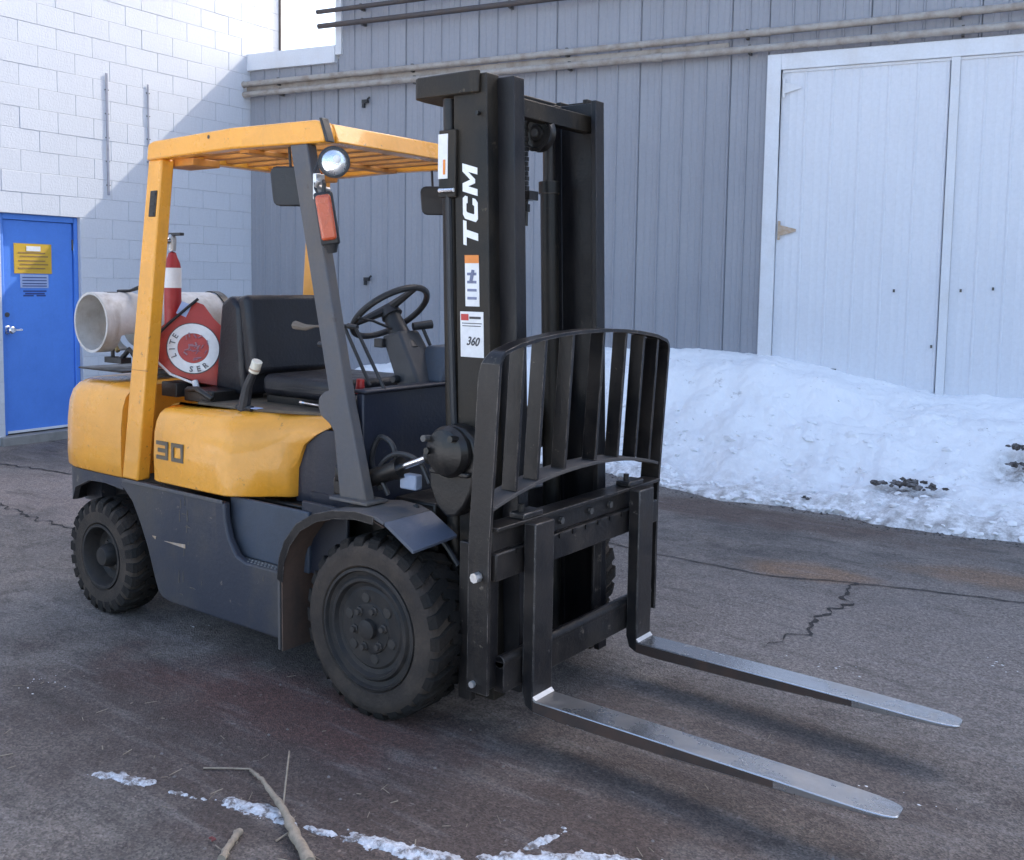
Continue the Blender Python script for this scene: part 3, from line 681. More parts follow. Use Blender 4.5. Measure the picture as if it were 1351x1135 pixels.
# ---- wheels
def wheel(R, W, rr, disc_depth, dish, front):
    o = {}
    # rim: lip, barrel, disc;  outer side is -y, y=0 at the outer sidewall
    if front:
        pr = [(.004, rr+.004), (-.004, rr+.002), (-.006, rr-.008), (.010, rr-.014), (.014, rr-.030), (.002, rr-.040), (.002, rr-.050), (.020, rr-.060), (.024, rr-.075),
              (.018, rr-.085), (.020, .10), (.014, .095), (.010, .06), (.012, .04), (-.010, .038), (-.014, .030), (-.015, 0)]
    else:
        pr = [(.004, rr+.004), (-.006, rr+.002), (-.006, rr-.010), (.004, rr-.016), (.04, rr-.022), (dish-.015, rr-.03), (dish, rr-.05), (dish, .09), (dish-.02, .08), (dish-.03, .06), (dish-.07, .052), (dish-.085, .042), (dish-.088, 0)]
    w_ = mk('wheel', MB().lathe(pr, 56, cap=False), RIM, None, 0, ang=28)
    # tyre carcass
    s = .018
    T = [(0+.012, rr), (-.004, rr+.012), (-.002, rr+.03), (-.006, (rr+R)/2-.01), (-.005, R-.055), (-.001, R-.036), (.010, R-.024), (.026, R-.018), (W-.026, R-.018), (W-.010, R-.03), (W-.004, R-.05), (W+.004, (rr+R)/2), (W, rr+.01), (W-.012, rr)]
    ty = mk('tyre', MB().lathe(T, 96, closed=True), RUBBERD, w_, 0, ang=40)
    nl = 26 if front else 24; m = MB()
    for side in (0, 1):
        for k in range(nl):
            a0 = 2*pi*(k+.5*side)/nl; wd = 2*pi/nl*.30
            def pt(a, y, r):
                if side: y = W-y
                return (r*cos(a), y, r*sin(a))
            sk = 2*pi/nl*.55
            rows = []
            for (y, rb, rtp, sh) in (((-.0005, R-.048, R-.034, 0), (.004, R-.040, R-.016, 0)) if front else ((-.006, R-.066, R-.050, 0), (-.002, R-.050, R-.014, 0))) + ((.014, R-.035, R-.004, .0), (.035, R-.022, R, .15), (W*.36, R-.022, R, .6), (W*.60, R-.022, R-.001, 1.)):
                q = wd*(1.15 if y < .02 else .95)
                rows.append([pt(a0-q+sk*sh, y, rb), pt(a0+q+sk*sh, y, rb), pt(a0+q*.85+sk*sh, y, rtp), pt(a0-q*.85+sk*sh, y, rtp)])
            m.rings(rows)
    lg = mk('tread_lugs', m, RUBBER, w_, 0, smooth=False)
    # nuts
    nm = MB(); nb = 6; pc = .078 if front else .066; yy = .012 if front else dish-.012
    n0 = None
    for k in range(nb):
        a = 2*pi*k/nb+.4
        if n0 is None:
            n0 = mk('wheel_nut', MB().lathe([(0, .019), (-.012, .019), (-.014, .013), (-.026, .012), (-.026, 0)], 6), HUBD, w_, smooth=False); n = n0
        else: n = copy_obj(n0, w_)
        n.location = (pc*cos(a), yy+.006, pc*sin(a))
    if front:
        for k in range(6):
            a = 2*pi*(k+.5)/6+.4; mk('disc_boss', MB().lathe([(0, .022), (-.008, .019), (-.009, 0)], 14, Matrix.Translation((.118*cos(a), .021, .118*sin(a)))), HUBD, w_)
    return w_
fwh = wheel(.355, .225, .235, 0, 0, True); fwh.parent = fk; fwh.location = (0, -.615, .345); fwh.rotation_euler = (0, .2, 0)
f2 = copy_tree(fwh, fk); f2.location = (0, .665, .345); f2.rotation_euler = (0, .5, pi)
rwh = wheel(.292, .175, .160, 0, .085, False); rwh.parent = fk; rwh.location = (-1.889, -.575, .284); rwh.rotation_euler = (0, .3, 0)
r2 = copy_tree(rwh, fk); r2.location = (-1.889, .575, .284); r2.rotation_euler = (0, 0, pi)

# ---- chassis
ch = MB().box((-1.62, -.40, .17), (-.12, .40, .70)).box((-.12, -.34, .25), (.10, .34, .80)).box((-2.15, -.33, .40), (-1.62, .33, .69))
ch.tube([(0, -.45, .345), (0, .45, .345)], .13, 20).tube([(-1.889, -.42, .284), (-1.889, .42, .284)], .05, 12)
P_('chassis', ch, GREASE, .01)
def plate(pts, y0, y1): return MB().prism(pts, y0, y1)
side = [(-1.69, .705), (-1.715, .672), (-1.62, .60), (-1.56, .51), (-1.50, .40), (-1.445, .26), (-1.42, .205), (-1.385, .175), (-1.32, .165), (-.50, .165), (-.50, .455), (-.78, .455), (-.84, .475), (-.89, .54), (-.915, .62), (-.92, .695)]
for s_ in (1, -1):
    fr_ = P_('frame_side', plate(side, -.572*s_, -.535*s_), GREY, .010, seg=3)
    if s_ == 1:
        mk('frame_ledge', MB().box((-1.69, -.578, .690), (-.925, -.5725, .706)), GREYL, fr_, .002)
        for (a, b, z0, z1) in ((-1.35, -1.32, .47, .478),): mk('scrape_mark', MB().prism([(-1.36, .452), (-1.20, .462), (-1.20, .444)], -.5745, -.5722), RUST, fr_)
        rs_ = random.Random(9)
        for k in range(16):
            x0 = rs_.choice([-1.24, -1.21, -1.19, rs_.uniform(-1.4, -.6)])+rs_.gauss(0, .012); z0 = rs_.uniform(.22, .66); w_ = rs_.uniform(.003, .010); h_ = rs_.uniform(.012, .07)
            if k > 10: w_, h_ = rs_.uniform(.02, .06), rs_.uniform(.003, .006)
            if x0 > -.95: z0 = rs_.uniform(.2, .42)
            mk('scrape_mark', MB().prism([(x0, z0), (x0+w_, z0+h_*.1), (x0+w_*.7, z0+h_), (x0+w_*.2, z0+h_*.8)], -.5738, -.5722), SCUFF, fr_)
        mk('scrape_mark', MB().prism([(-1.455, .462), (-1.425, .464), (-1.43, .449)], -.5745, -.5722), RUST, fr_)
    P_('step_well', MB().box((-.95, -.515*s_, .455), (-.44, -.495*s_, .715)), STEPB, .006)
    st = P_('step_tread', MB().box((-.93, -.565*s_, .440), (-.52, -.47*s_, .454)), TREADM, .003)
    if s_ == 1:
        m = MB()
        for i in range(15):
            for j in range(2): m.lathe([(0, .006), (-.004, .004), (-.005, 0)], 6, Matrix.Translation((-.80+i*.022, -.555+j*.024, .454)) @ Matrix.Rotation(-pi/2, 4, 'X'))
        mk('tread_studs', m, CONC, st)
# skirt under counterweight
def half_outline(half, z, ins=0.):
    return half
def shell(levels, half, sxy=None):
    """levels: (z, inset, dx); half: list of (x,y) for the near side, y negative, mirrored"""
    L = []
    cx = sum(p[0] for p in half)/len(half)
    for z, ins in levels:
        ring = []
        n = len(half)
        for i, (x, y) in enumerate(half):
            a = half[max(i-1, 0)]; b = half[min(i+1, n-1)]; tx, ty = b[0]-a[0], b[1]-a[1]
            l = sqrt(tx*tx+ty*ty) or 1; nxn, nyn = ty/l, -tx/l       # left or right normal, chosen below
            if i >= n-2: nxn, nyn = 0, -1
            if i == 0: nxn, nyn = -1, 0
            if nyn > 0 and abs(nyn) > abs(nxn)*.05: nxn, nyn = -nxn, -nyn
            ring.append((x-nxn*ins, y-nyn*ins))
        L.append([(x, y, z) for x, y in ring] + [(x, -y, z) for x, y in ring[::-1]])
    return L
# plan outlines run from the rear centre round the near side to the front
CWO = [(-2.395, -.10), (-2.39, -.25), (-2.365, -.38), (-2.315, -.47), (-2.24, -.535), (-2.14, -.565), (-2.0, -.572), (-1.85, -.572), (-1.70, -.572)]
cw_levels = [(.705, .006), (.712, 0), (.78, -.004), (.95, .0), (1.04, .010), (1.095, .028), (1.13, .058), (1.148, .10)]
P_('counterweight', MB().rings(shell(cw_levels, CWO)), YEL, 0, ang=50)
sk = MB()
O = [(x+.02 if x < -2.2 else x, y*.99) for x, y in CWO]
zbot = {0: .50, 1: .50, 2: .50, 3: .50, 4: .52, 5: .60, 6: .655, 7: .66, 8: .645}
for s_ in (1, -1):
    vs = [(x, y*s_, .703) for x, y in O] + [(x, y*s_, zbot[i]) for i, (x, y) in enumerate(O)] + [(x, (y+.03)*s_, .703) for x, y in O] + [(x, (y+.03)*s_, zbot[i]) for i, (x, y) in enumerate(O)]
    n = len(O); sk.add(vs, [(i, i+1, n+i+1, n+i) for i in range(n-1)] + [(n+i, n+i+1, 3*n+i+1, 3*n+i) for i in range(n-1)] + [(n-1, 3*n-1, 4*n-1, 2*n-1)])
sk.box((-2.37, -.12, .45), (-2.30, .12, .70)); sk.box((-2.36, -.38, .48), (-2.2, .38, .70))
P_('lower_skirt', sk, GREY, 0)
# hood
HO = [(-1.46, -.10), (-1.46, -.40), (-1.455, -.53), (-1.44, -.562), (-1.41, -.572), (-1.15, -.574), (-.97, -.573), (-.915, -.569), (-.885, -.556), (-.865, -.538), (-.80, -.478), (-.74, -.425)]
hl = [(.724, .004), (.730, -.003), (.85, -.006), (.96, 0), (1.01, .010), (1.045, .026), (1.068, .05), (1.082, .085), (1.09, .13)]
xe = [(.71, -.685, -.375), (.88, -.675, -.372), (.95, -.64, -.37), (1.0, -.58, -.368), (1.04, -.49, -.365), (1.06, -.43, -.36), (1.2, -.40, -.35)]
HL_ = shell(hl, HO); H2 = []
for ring in HL_:
    z = ring[0][2]; n = len(ring)//2; near = ring[:n]; ex = interp([(a, b) for a, b, c in xe], z); ey = interp([(a, c) for a, b, c in xe], z)
    ins = max(0, (z-1.03))*.8
    near = near + [(near[-1][0]*.5+ex*.5, near[-1][1]*.5+(ey+ins)*.5-.006, z), (ex-ins, ey+ins, z)]
    H2.append(near + [(x, -y, zz) for x, y, zz in near[::-1]])
hood = P_('engine_hood', MB().rings(H2), YEL, 0, ang=42)
mk('hood_deck', MB().rings([[(x, y, z) for x, y in ((-1.38, -.30), (-1.28, -.44), (-.95, -.44), (-.52, -.30), (-.50, .30), (-.95, .44), (-1.28, .44), (-1.38, .30))] for z in (1.085, 1.10)]), DUSTY, hood, .004)
mk('paper_tag', MB().box((-.98, -.44, 1.1015), (-.86, -.40, 1.104)), PBLUE, hood)
P_('inner_panel', MB().box((-.70, -.355, .70), (-.20, -.335, 1.035)).box((-.50, -.50, .455), (-.23, -.48, .755)).box((-.60, -.36, .70), (-.22, .36, .76)), NAVY, .006)
# numerals
m = MB(); t0 = .018
def rect(x0, z0, x1, z1): m.box((x0, -.5825, z0), (x1, -.5775, z1))
X3, Z3, h3, w3 = -1.40, .838, .085, .088
for zz in (0, (h3-t0)/2, h3-t0): rect(X3+(.012 if zz == (h3-t0)/2 else 0), Z3+zz, X3+w3-t0*.99, Z3+zz+t0)
rect(X3+w3-t0, Z3, X3+w3, Z3+h3)
X0 = -1.285
for zz in (0, h3-t0): rect(X0, Z3+zz, X0+w3, Z3+zz+t0)
rect(X0, Z3+t0, X0+t0, Z3+h3-t0); rect(X0+w3-t0, Z3+t0, X0+w3, Z3+h3-t0)
mk('number_30', m, paint('worn_grey_numeral', (.10, .085, .065, 1), .5, (.3, .2, .08, 1), .4, 30, streak=False), fk)
# ---- front: panels, fenders
P_('dash_panel', MB().box((-.22, -.46, .76), (-.18, .46, 1.225)).box((-.235, -.465, 1.2255), (-.16, .465, 1.24)), NAVY, .008)
P_('floor_plate', MB().box((-.50, -.35, .765), (-.223, .35, .785)), BLACKP, .004)
for s_ in (1, -1):
    prof = [(-.495, .155), (-.497, .45), (-.485, .54), (-.45, .62), (-.38, .70), (-.28, .755), (-.17, .785), (-.05, .80), (.05, .795), (.10, .78)]
    th = .012; y0, y1 = -.632*s_, -.37*s_
    m = MB(); n = len(prof)
    inner = []
    for i, (x, z) in enumerate(prof):
        a = prof[max(i-1, 0)]; b = prof[min(i+1, n-1)]; tx, tz = b[0]-a[0], b[1]-a[1]; l = sqrt(tx*tx+tz*tz); inner.append((x+tz/l*th, z-tx/l*th))
    m.prism(prof+inner[::-1], y0, y1)
    fd = P_('front_fender', m, GREYL, .002, ang=30)
    m = MB(); m.hexa([(.102, y0, .768), (.245, y0, .685), (.285, y1-.06*s_, .712), (.102, y1, .768), (.104, y0, .781), (.249, y0, .698), (.289, y1-.06*s_, .725), (.104, y1, .781)])
    mk('fender_flap', m, paint('blue_grey_flap', (.085, .10, .135, 1), .45, (.13, .12, .11, 1), .5), fd, .002)
    inn2 = [(x*.985, z-.003+(.345-z)*.012) for x, z in inner]; inn3 = [(x*.97, z-.006+(.345-z)*.012) for x, z in inner]
    mk('fender_liner', MB().prism(inn2+inn3[::-1], y0+.004*s_, y1-.004*s_), paint('brown_mud', (.10, .062, .045, 1), .85, (.05, .04, .035, 1), .7, 7), fd)
    mk('fender_lip', MB().prism([(x, z) for x, z in prof[1:-1]] + [(x+(.0 - x)*.07, z+(.345-z)*.07) for x, z in prof[1:-1]][::-1], y0-.004*s_, y0-.001*s_), DARK, fd)
# ---- overhead guard
gd_ = MB()
for s_ in (1, -1):
    y = -.5*s_
    def bar(pa, pb, w_, t_):
        pass
RZ0, RZ1 = 2.215, 2.30
for s_ in (1, -1):
    # rear post: wide box section, leaning forward
    b0 = [(-1.695, -.576), (-1.565, -.576), (-1.565, -.505), (-1.695, -.505)]; t0_ = [(-1.515, -.525), (-1.41, -.525), (-1.41, -.455), (-1.515, -.455)]
    vs = [(x, y*s_, .708) for x, y in b0] + [(x, y*s_, RZ0+.003) for x, y in t0_]
    po = P_('rear_post', MB().hexa(vs), YEL, .010, seg=3)
    if s_ == 1:
        m = MB()
        def face(z, dx, out):
            u = (z-.708)/(RZ0-.708); return (-1.685+u*.18+dx, -.576+u*.051-out, z)
        a, b, c, d = face(1.955, .035, -.002), face(1.955, .085, -.002), face(2.075, .085, -.002), face(2.075, .035, -.002)
        a2, b2, c2, d2 = face(1.955, .035, .006), face(1.955, .085, .006), face(2.075, .085, .006), face(2.075, .035, .006)
        v = mk('post_vent', MB().hexa([a2, b2, b, a, d2, c2, c, d]), DARK, po, .008)
        m = MB()
        for k in range(5): z = 1.965+k*.022; m.hexa([face(z, .042, .0085), face(z, .078, .0085), face(z, .078, .006), face(z, .042, .006), face(z+.010, .042, .0085), face(z+.010, .078, .0085), face(z+.010, .078, .006), face(z+.010, .042, .006)])
        mk('vent_slats', m, BLACKP, po)
        z = 1.235; mk('post_seam', MB().hexa([face(z, .0, .0015), face(z, .128, .0015), face(z, .128, -.001), face(z, .0, -.001), face(z+.004, .0, .0015), face(z+.004, .128, .0015), face(z+.004, .128, -.001), face(z+.004, 0, -.001)]), ORG, po)
    # front pillar
    pol = [(-.24, .795), (-.09, .80), (-.118, .90), (-.20, 1.20), (-.43, 2.218), (-.53, 2.218), (-.305, 1.235), (-.335, 1.225), (-.362, 1.20), (-.366, 1.165), (-.352, 1.13), (-.30, 1.10), (-.275, 1.07)]
    fp = P_('front_pillar', plate(pol, -.53*s_, -.478*s_), GREYL, .006)
    mk('pillar_foot', MB().box((-.27, -.56*s_, .803), (-.06, -.44*s_, .815)), GREYL, fp, .003)
# roof
rm = MB()
for s_ in (1, -1):
    y = -.5*s_
    P = [(-1.515, RZ0), (-1.50, RZ1-.01), (-1.46, RZ1), (-.9, RZ1+.016), (-.38, RZ1+.006), (-.345, RZ1-.004), (-.325, RZ0+.035), (-.325, RZ0), (-.9, RZ0+.012)]
    rm.prism(P, (y-.035*s_), (y+.03*s_))
rm.box((-1.505, -.47, RZ0+.01), (-1.43, .47, RZ1-.004)); 
roof = P_('overhead_guard', rm, YEL, .008, ang=40)
mk('front_beam', MB().hexa([(-.40, -.47, RZ0+.004), (-.31, -.47, RZ0+.004), (-.31, .47, RZ0+.004), (-.40, .47, RZ0+.004), (-.40, -.47, RZ1-.004), (-.345, -.47, RZ1-.004), (-.345, .47, RZ1-.004), (-.40, .47, RZ1-.004)]), YEL, roof, .006)
mk('end_cap', MB().prism([(-.352, RZ1+.012), (-.336, RZ1+.010), (-.298, RZ0+.0), (-.314, RZ0+.0)], -.538, -.50), BLACKP, roof, .003)
for k in range(7):
    y = -.39+k*.13
    mk('guard_bar', MB().box((-1.43, y-.022, RZ0+.02), (-.40, y+.022, RZ0+.062)), ORG, roof, .004)
mk('cross_brace', MB().box((-.93, -.465, RZ0+.002), (-.87, .465, RZ0+.019)), ORG, roof, .002)
mk('guard_gusset', MB().box((-1.50, -.45, RZ0-.025), (-1.28, -.30, RZ0+.008)).box((-1.50, .30, RZ0-.025), (-1.28, .45, RZ0+.008)), ORG, roof, .004)
mk('guard_bolt', MB().tube([(-1.05, -.536, RZ1-.012), (-1.05, -.530, RZ1-.012)], .009, 8), BLACKP, roof)
# ---- lamps on the near pillar
lm = Matrix.Translation((-.215, -.585, 2.125)) @ Matrix.Rotation(radians(52), 4, 'Z') @ Matrix.Scale(.80, 4)
hlp = P_('headlamp', MB().lathe([(.085, 0), (.085, .025), (.06, .055), (.02, .072), (0, .076), (-.010, .076), (-.012, .068), (-.004, .064), (0, .062)], 32, lm), BLACKP, 0)
mk('lamp_glass', MB().lathe([(.0, .064), (-.010, .050), (-.016, .028), (-.018, 0)], 32, lm), LENSW, hlp)
mk('lamp_bulb', MB().lathe([(-.016, .020), (-.021, .014), (-.0225, 0)], 16, lm @ Matrix.Translation((.012, 0, .012))), WHT, hlp)
mk('lamp_bracket', MB().tube([(-.32, -.51, 2.03), (-.33, -.57, 2.04), (-.28, -.60, 2.06)], .010).box((-.345, -.575, 1.99), (-.325, -.53, 2.09)), CUTST, hlp, .002)
mk('lamp_wire', MB().tube([(-.36, -.52, 2.16), (-.35, -.56, 2.10), (-.33, -.575, 2.03), (-.30, -.57, 1.98), (-.31, -.56, 1.95)], .006), BLACKP, hlp)
sm = Matrix.Translation((-.262, -.58, 1.915)) @ Matrix.Rotation(radians(42), 4, 'Z') @ Matrix.Rotation(radians(-9), 4, 'Y')
slm = P_('signal_lamp', MB().box((-.036, -.01, -.105), (.036, .045, .100), sm), BLACKP, .008)
mk('signal_lens', MB().box((-.030, -.034, -.088), (.030, -.009, .088), sm), LENSR, slm, .012, seg=3)
mk('signal_boot', MB().tube([sm @ Vector((0, .02, -.10)), sm @ Vector((0, .025, -.135))], [.030, .018], 12), BLACKP, slm)
mk('signal_wire', MB().tube([sm @ Vector((0, .02, .09)), sm @ Vector((.01, .02, .13)), (-.31, -.55, 2.06)], .008), BLACKP, slm)
# mirrors
def mirror(cx, cy, cz, w_, h_, rz, drop):
    M_ = Matrix.Translation((cx, cy, cz)) @ Matrix.Rotation(rz, 4, 'Z')
    r = .028; pts = []
    for (sx, sz) in ((1, 1), (-1, 1), (-1, -1), (1, -1)):
        for k in range(4):
            a = {(1, 1): 0, (-1, 1): pi/2, (-1, -1): pi, (1, -1): 1.5*pi}[(sx, sz)] + k*pi/6
            pts.append((sx*(w_/2-r)*(1 if sz > 0 else .86)+r*cos(a), sz*(h_/2-r)+r*sin(a)))
    mm = MB().prism(pts, -.015, .015); mi = P_('mirror', mm, BLACKP, .006, mtx=M_)
    mk('mirror_arm', MB().tube([M_ @ Vector((-w_*.1, .0, h_/2-.01)), M_ @ Vector((-w_*.15, .0, h_/2+drop))], .006), BLACKP, mi)
mirror(-.62, -.42, 2.065, .21, .165, radians(35), .15)
mirror(-.64, .50, 2.075, .15, .14, radians(35), .12)
# ---- seat
def rbox(x0, y0, z0, x1, y1, z1): return MB().box((x0, y0, z0), (x1, y1, z1))
rk = Matrix.Rotation(radians(-9), 4, 'Y')
seat = P_('seat', rbox(-1.06, -.25, 1.135, -.52, .25, 1.235), VINYL, .035, seg=4)
sb = MB(); T_ = Matrix.Translation((-1.14, 0, 1.20)) @ rk
sb.box((-.03, -.26, .02), (.06, .26, .40), T_); mk('seat_back', sb, VINYL, seat, .03, seg=4)
mk('back_shell', MB().prism([(-1.38, 1.14), (-1.16, 1.12), (-1.19, 1.55), (-1.26, 1.60), (-1.33, 1.56)], -.27, .27), VINYL, seat, .025, seg=3)
mk('seat_seam', MB().box((-.90, -.254, 1.182), (-.56, .254, 1.187)), BLACKP, seat, .001)
for y in (-.22, .18): mk('seat_rail', MB().box((-1.05, y, 1.101), (-.55, y+.04, 1.134)), GREASE, seat)
mk('adjuster_lever', MB().tube([(-.75, -.27, 1.125), (-.55, -.30, 1.125)], .006).tube([(-.76, -.27, 1.125), (-.74, -.273, 1.125)], .011), CHROME, seat)
m = MB().tube([(-.70, -.255, 1.45), (-.58, -.27, 1.46)], [.012, .016]).tube([(-.64, -.18, 1.50), (-.52, -.20, 1.47)], [.016, .010])
P_('wiper_stalk', MB().tube([(-.74, -.32, 1.475), (-.66, -.33, 1.468), (-.60, -.335, 1.475)], [.020, .014, .006]).tube([(-.60, -.335, 1.475), (-.45, -.345, 1.485)], .005), paint('worn_tan_grip', (.14, .115, .09, 1), .6), .0)
bk = P_('parking_brake', MB().tube([(-.96, -.43, 1.09), (-.93, -.43, 1.20), (-.885, -.43, 1.27)], [.030, .022, .017], 10).tube([(-1.0, -.43, 1.10), (-.90, -.43, 1.10)], .014), BLACKP, 0)
mk('brake_grip', MB().tube([(-.888, -.43, 1.265), (-.862, -.43, 1.315)], .024, 12), CLEARW, bk, .003)
mk('brake_ring', MB().tube([(-.882, -.43, 1.276), (-.879, -.43, 1.283)], .0255, 12), RUST, bk)
# ---- steering
tl = .66; ctr = Vector((-.47, 0, 1.535)); ea = Vector((cos(tl), 0, sin(tl))); eb = Vector((0, 1, 0)); ec = ea.cross(eb)
ring = [ctr + .185*(ea*cos(2*pi*k/40)+eb*sin(2*pi*k/40)) for k in range(41)]
swl = P_('steering_wheel', MB().tube(ring, .0145, 10, cap=False), BLACKP, 0)
for an in (pi*.02, pi*.66, pi*1.34):
    e = ctr + .18*(ea*cos(an)+eb*sin(an)); mk('spoke', MB().tube([ctr-ec*-.02, e], [.024, .012], 8), BLACKP, swl)
mk('horn_button', MB().tube([ctr-ec*.02, ctr+ec*.03], [.05, .035], 16), BLACKP, swl)
colm = P_('steering_column', MB().tube([ctr+ec*.01, (-.40, 0, 1.42), (-.36, 0, 1.36)], [.035, .05, .055], 14), BLACKP, 0)
m = MB(); m.hexa([(-.345, -.07, 1.17), (-.20, -.07, 1.17), (-.20, .13, 1.17), (-.345, .13, 1.17), (-.47, -.06, 1.43), (-.36, -.06, 1.46), (-.36, .07, 1.46), (-.47, .07, 1.43)])
P_('column_cover', m, paint('column_plastic', (.035, .038, .045, 1), .5, (.07, .065, .06, 1), .5), .015, seg=3)
P_('instrument_panel', MB().hexa([(-.33, .0, 1.235), (-.17, .0, 1.235), (-.17, .46, 1.235), (-.34, .46, 1.235), (-.31, .06, 1.39), (-.17, .06, 1.39), (-.17, .46, 1.40), (-.31, .46, 1.40)]), STEPB, .012, seg=3)
P_('turn_lever', MB().tube([(-.42, -.03, 1.46), (-.44, -.14, 1.50), (-.45, -.22, 1.515)], .006), BLACKP, 0)
P_('column_gearstick', MB().tube([(-.30, .08, 1.39), (-.33, .06, 1.47)], .008).tube([(-.35, .02, 1.475), (-.31, .10, 1.485)], [.018, .020], 12), BLACKP, 0)
P_('column_clamp', MB().box((-.49, -.085, 1.38), (-.44, -.05, 1.42)).tube([(-.36, -.10, 1.245), (-.36, -.05, 1.245)], .018), BLACKP, .004)
# hydraulic levers
for a, b in (((-.40, -.35, 1.48), (-.25, -.35, 1.245)), ((-.335, -.35, 1.48), (-.165, -.35, 1.23)), ((-.455, -.40, 1.40), (-.36, -.40, 1.18))):
    lv = P_('control_lever', MB().tube([a, b], .0075, 8), BLACKP, 0)
    mk('lever_knob', MB().tube([(a[0]-.045, a[1], a[2]+.006), (a[0]+.01, a[1], a[2]+.002)], [.012, .010], 8), BLACKP, lv)
P_('lever_box', MB().box((-.44, -.44, 1.10), (-.28, -.30, 1.19)), BLACKP, .010)
P_('red_knob', MB().tube([(-.26, -.40, 1.215), (-.255, -.40, 1.275)], [.020, .016], 10), REDP, .002)
# ---- tilt cylinder and hoses (near side)
tc = P_('tilt_cylinder', MB().tube([(-.22, -.44, .86), (0, -.44, .945)], .036, 16).tube([(-.02, -.44, .937), (.012, -.44, .95)], .042, 16), GREASE, 0)
mk('piston_rod', MB().tube([(.0, -.44, .947), (.175, -.44, 1.015)], .014, 14), CHROME, tc)
mk('rod_clevis', MB().tube([(.15, -.44, 1.005), (.21, -.44, 1.03)], .030, 12), GREASE, tc)
P_('tilt_cylinder_far', MB().tube([(-.22, .44, .86), (.2, .44, 1.01)], .034, 12), GREASE, 0).name = 'tilt_cylinder.001'
P_('hydraulic_hose', MB().tube(smooth_path([(-.12, -.42, .84), (-.17, -.42, .95), (-.13, -.42, 1.05), (-.06, -.42, 1.03), (-.03, -.42, .95)]), .011, 8), BLACKP, 0)
P_('hydraulic_hose', MB().tube(smooth_path([(-.06, -.44, .83), (-.10, -.45, .93), (-.02, -.44, 1.0), (.08, -.42, .98), (.14, -.42, .9)]), .010, 8), BLACKP, 0)
P_('hydraulic_hose', MB().tube(smooth_path([(-.30, -.42, .76), (-.29, -.44, .84), (-.26, -.44, .92), (-.25, -.42, 1.0)]), .009, 8), BLACKP, 0)
P_('hydraulic_hose', MB().tube(smooth_path([(.05, -.40, .80), (.10, -.41, .73), (.2, -.41, .68), (.28, -.41, .60)]), .011, 8), BLACKP, 0)
P_('reservoir_box', MB().box((.0, -.44, .865), (.085, -.40, .925)), paint('pale_reservoir', (.25, .30, .40, 1), .4), .006)
P_('valve_block', MB().box((-.34, -.47, .80), (-.26, -.42, .87)).tube([(-.30, -.48, .86), (-.30, -.48, .92)], .015), GREASE, .006)
# mast bracket housing
hs = MB(); c0 = (.30, 1.055)
pts = [(.165+.0, .90), (.165, 1.03), (.18, 1.09), (.215, 1.125), (.27, 1.145), (.33, 1.135), (.375, 1.10), (.395, 1.04), (.39, .98), (.37, .90), (.34, .84), (.30, .80), (.25, .79), (.20, .83)]
hb_ = P_('tilt_bracket', MB().prism(pts, -.455, -.385), GREASE, .012, seg=3)
mk('bracket_cap', MB().lathe([(0, .095), (-.02, .098), (-.045, .085), (-.06, .05), (-.062, 0)], 28, Matrix.Translation((.275, -.455, 1.045))), GREASE, hb_)
mk('bracket_rib', MB().box((.18, -.475, .955), (.37, -.450, .975)), GREASE, hb_, .006)
for k, (x, z) in enumerate(((.20, 1.09), (.33, 1.10), (.215, 1.045))): mk('bolt', MB().tube([(x, -.49, z), (x, -.53, z+.004)], .013, 8), HUBM if k == 0 else GREASE, hb_)

# ---- mast (leaning back a little)
mst = empty('mast', (.33, 0, .1)); mst.parent = fk
bpy.data.objects.remove(mst)
def lean(x, z): return x - .032*(z-.1)                       # the mast leans back
def rail(yo, sgn, x0, x1, z0, z1, web, fl, ft, inner=False):
    """C channel, web at y=yo, flanges towards the middle (sgn = +1 for the near rail)"""
    m = MB(); y1 = yo+sgn*fl; yw = yo+sgn*web
    prof = [(x0, yo), (x1, yo), (x1, y1), (x1-ft, y1), (x1-ft, yw), (x0+ft, yw), (x0+ft, y1), (x0, y1)]
    lv = [[(lean(x, z), y, z) for x, y in prof] for z in (z0, z1)]
    m.rings(lv, cap=False); n = 8; o = len(m.v)-16
    for q in (o, o+8): m.f += [(q, q+1, q+4, q+5), (q+1, q+2, q+3, q+4), (q, q+5, q+6, q+7)]
    return m
MX0, MX1 = .278, .415+.02
for s_ in (1, -1):
    P_('outer_mast_rail', rail(-.38*s_, s_, MX0, MX1, .10, 2.435 if s_ == 1 else 2.445, .018, .075, .024), MAST, .003)
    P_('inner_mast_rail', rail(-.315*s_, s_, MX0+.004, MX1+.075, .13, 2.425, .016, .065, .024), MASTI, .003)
# crossmembers
def lbox(x0, y0, z0, x1, y1, z1):
    vs = [(lean(x, z), y, z) for x, y, z in ((x0,y0,z0),(x1,y0,z0),(x1,y1,z0),(x0,y1,z0),(x0,y0,z1),(x1,y0,z1),(x1,y1,z1),(x0,y1,z1))]
    return MB().hexa(vs)
tp = MB().prism([(-.38, .095), (-.385, .10), (-.385, .39), (-.38, .395)], 0, 1)   # placeholder profile, replaced below
tp = MB(); Z0, Z1 = 2.365, 2.445
pl = [(.01, -.33), (.02, -.385), (.045, -.40), (.30, -.40), (.335, -.395), (.335, -.3815), (.203, -.3815), (.195, -.33), (.195, .33), (.198, .35), (.20, .36), (.195, .368), (.15, .37), (.06, .37), (.03, .36), (.01, .33)]
for zz in (0, 1): pass
nn = len(pl); tp.v = [(x+.0, y, Z0) for x, y in pl] + [(x, y, Z1) for x, y in pl]
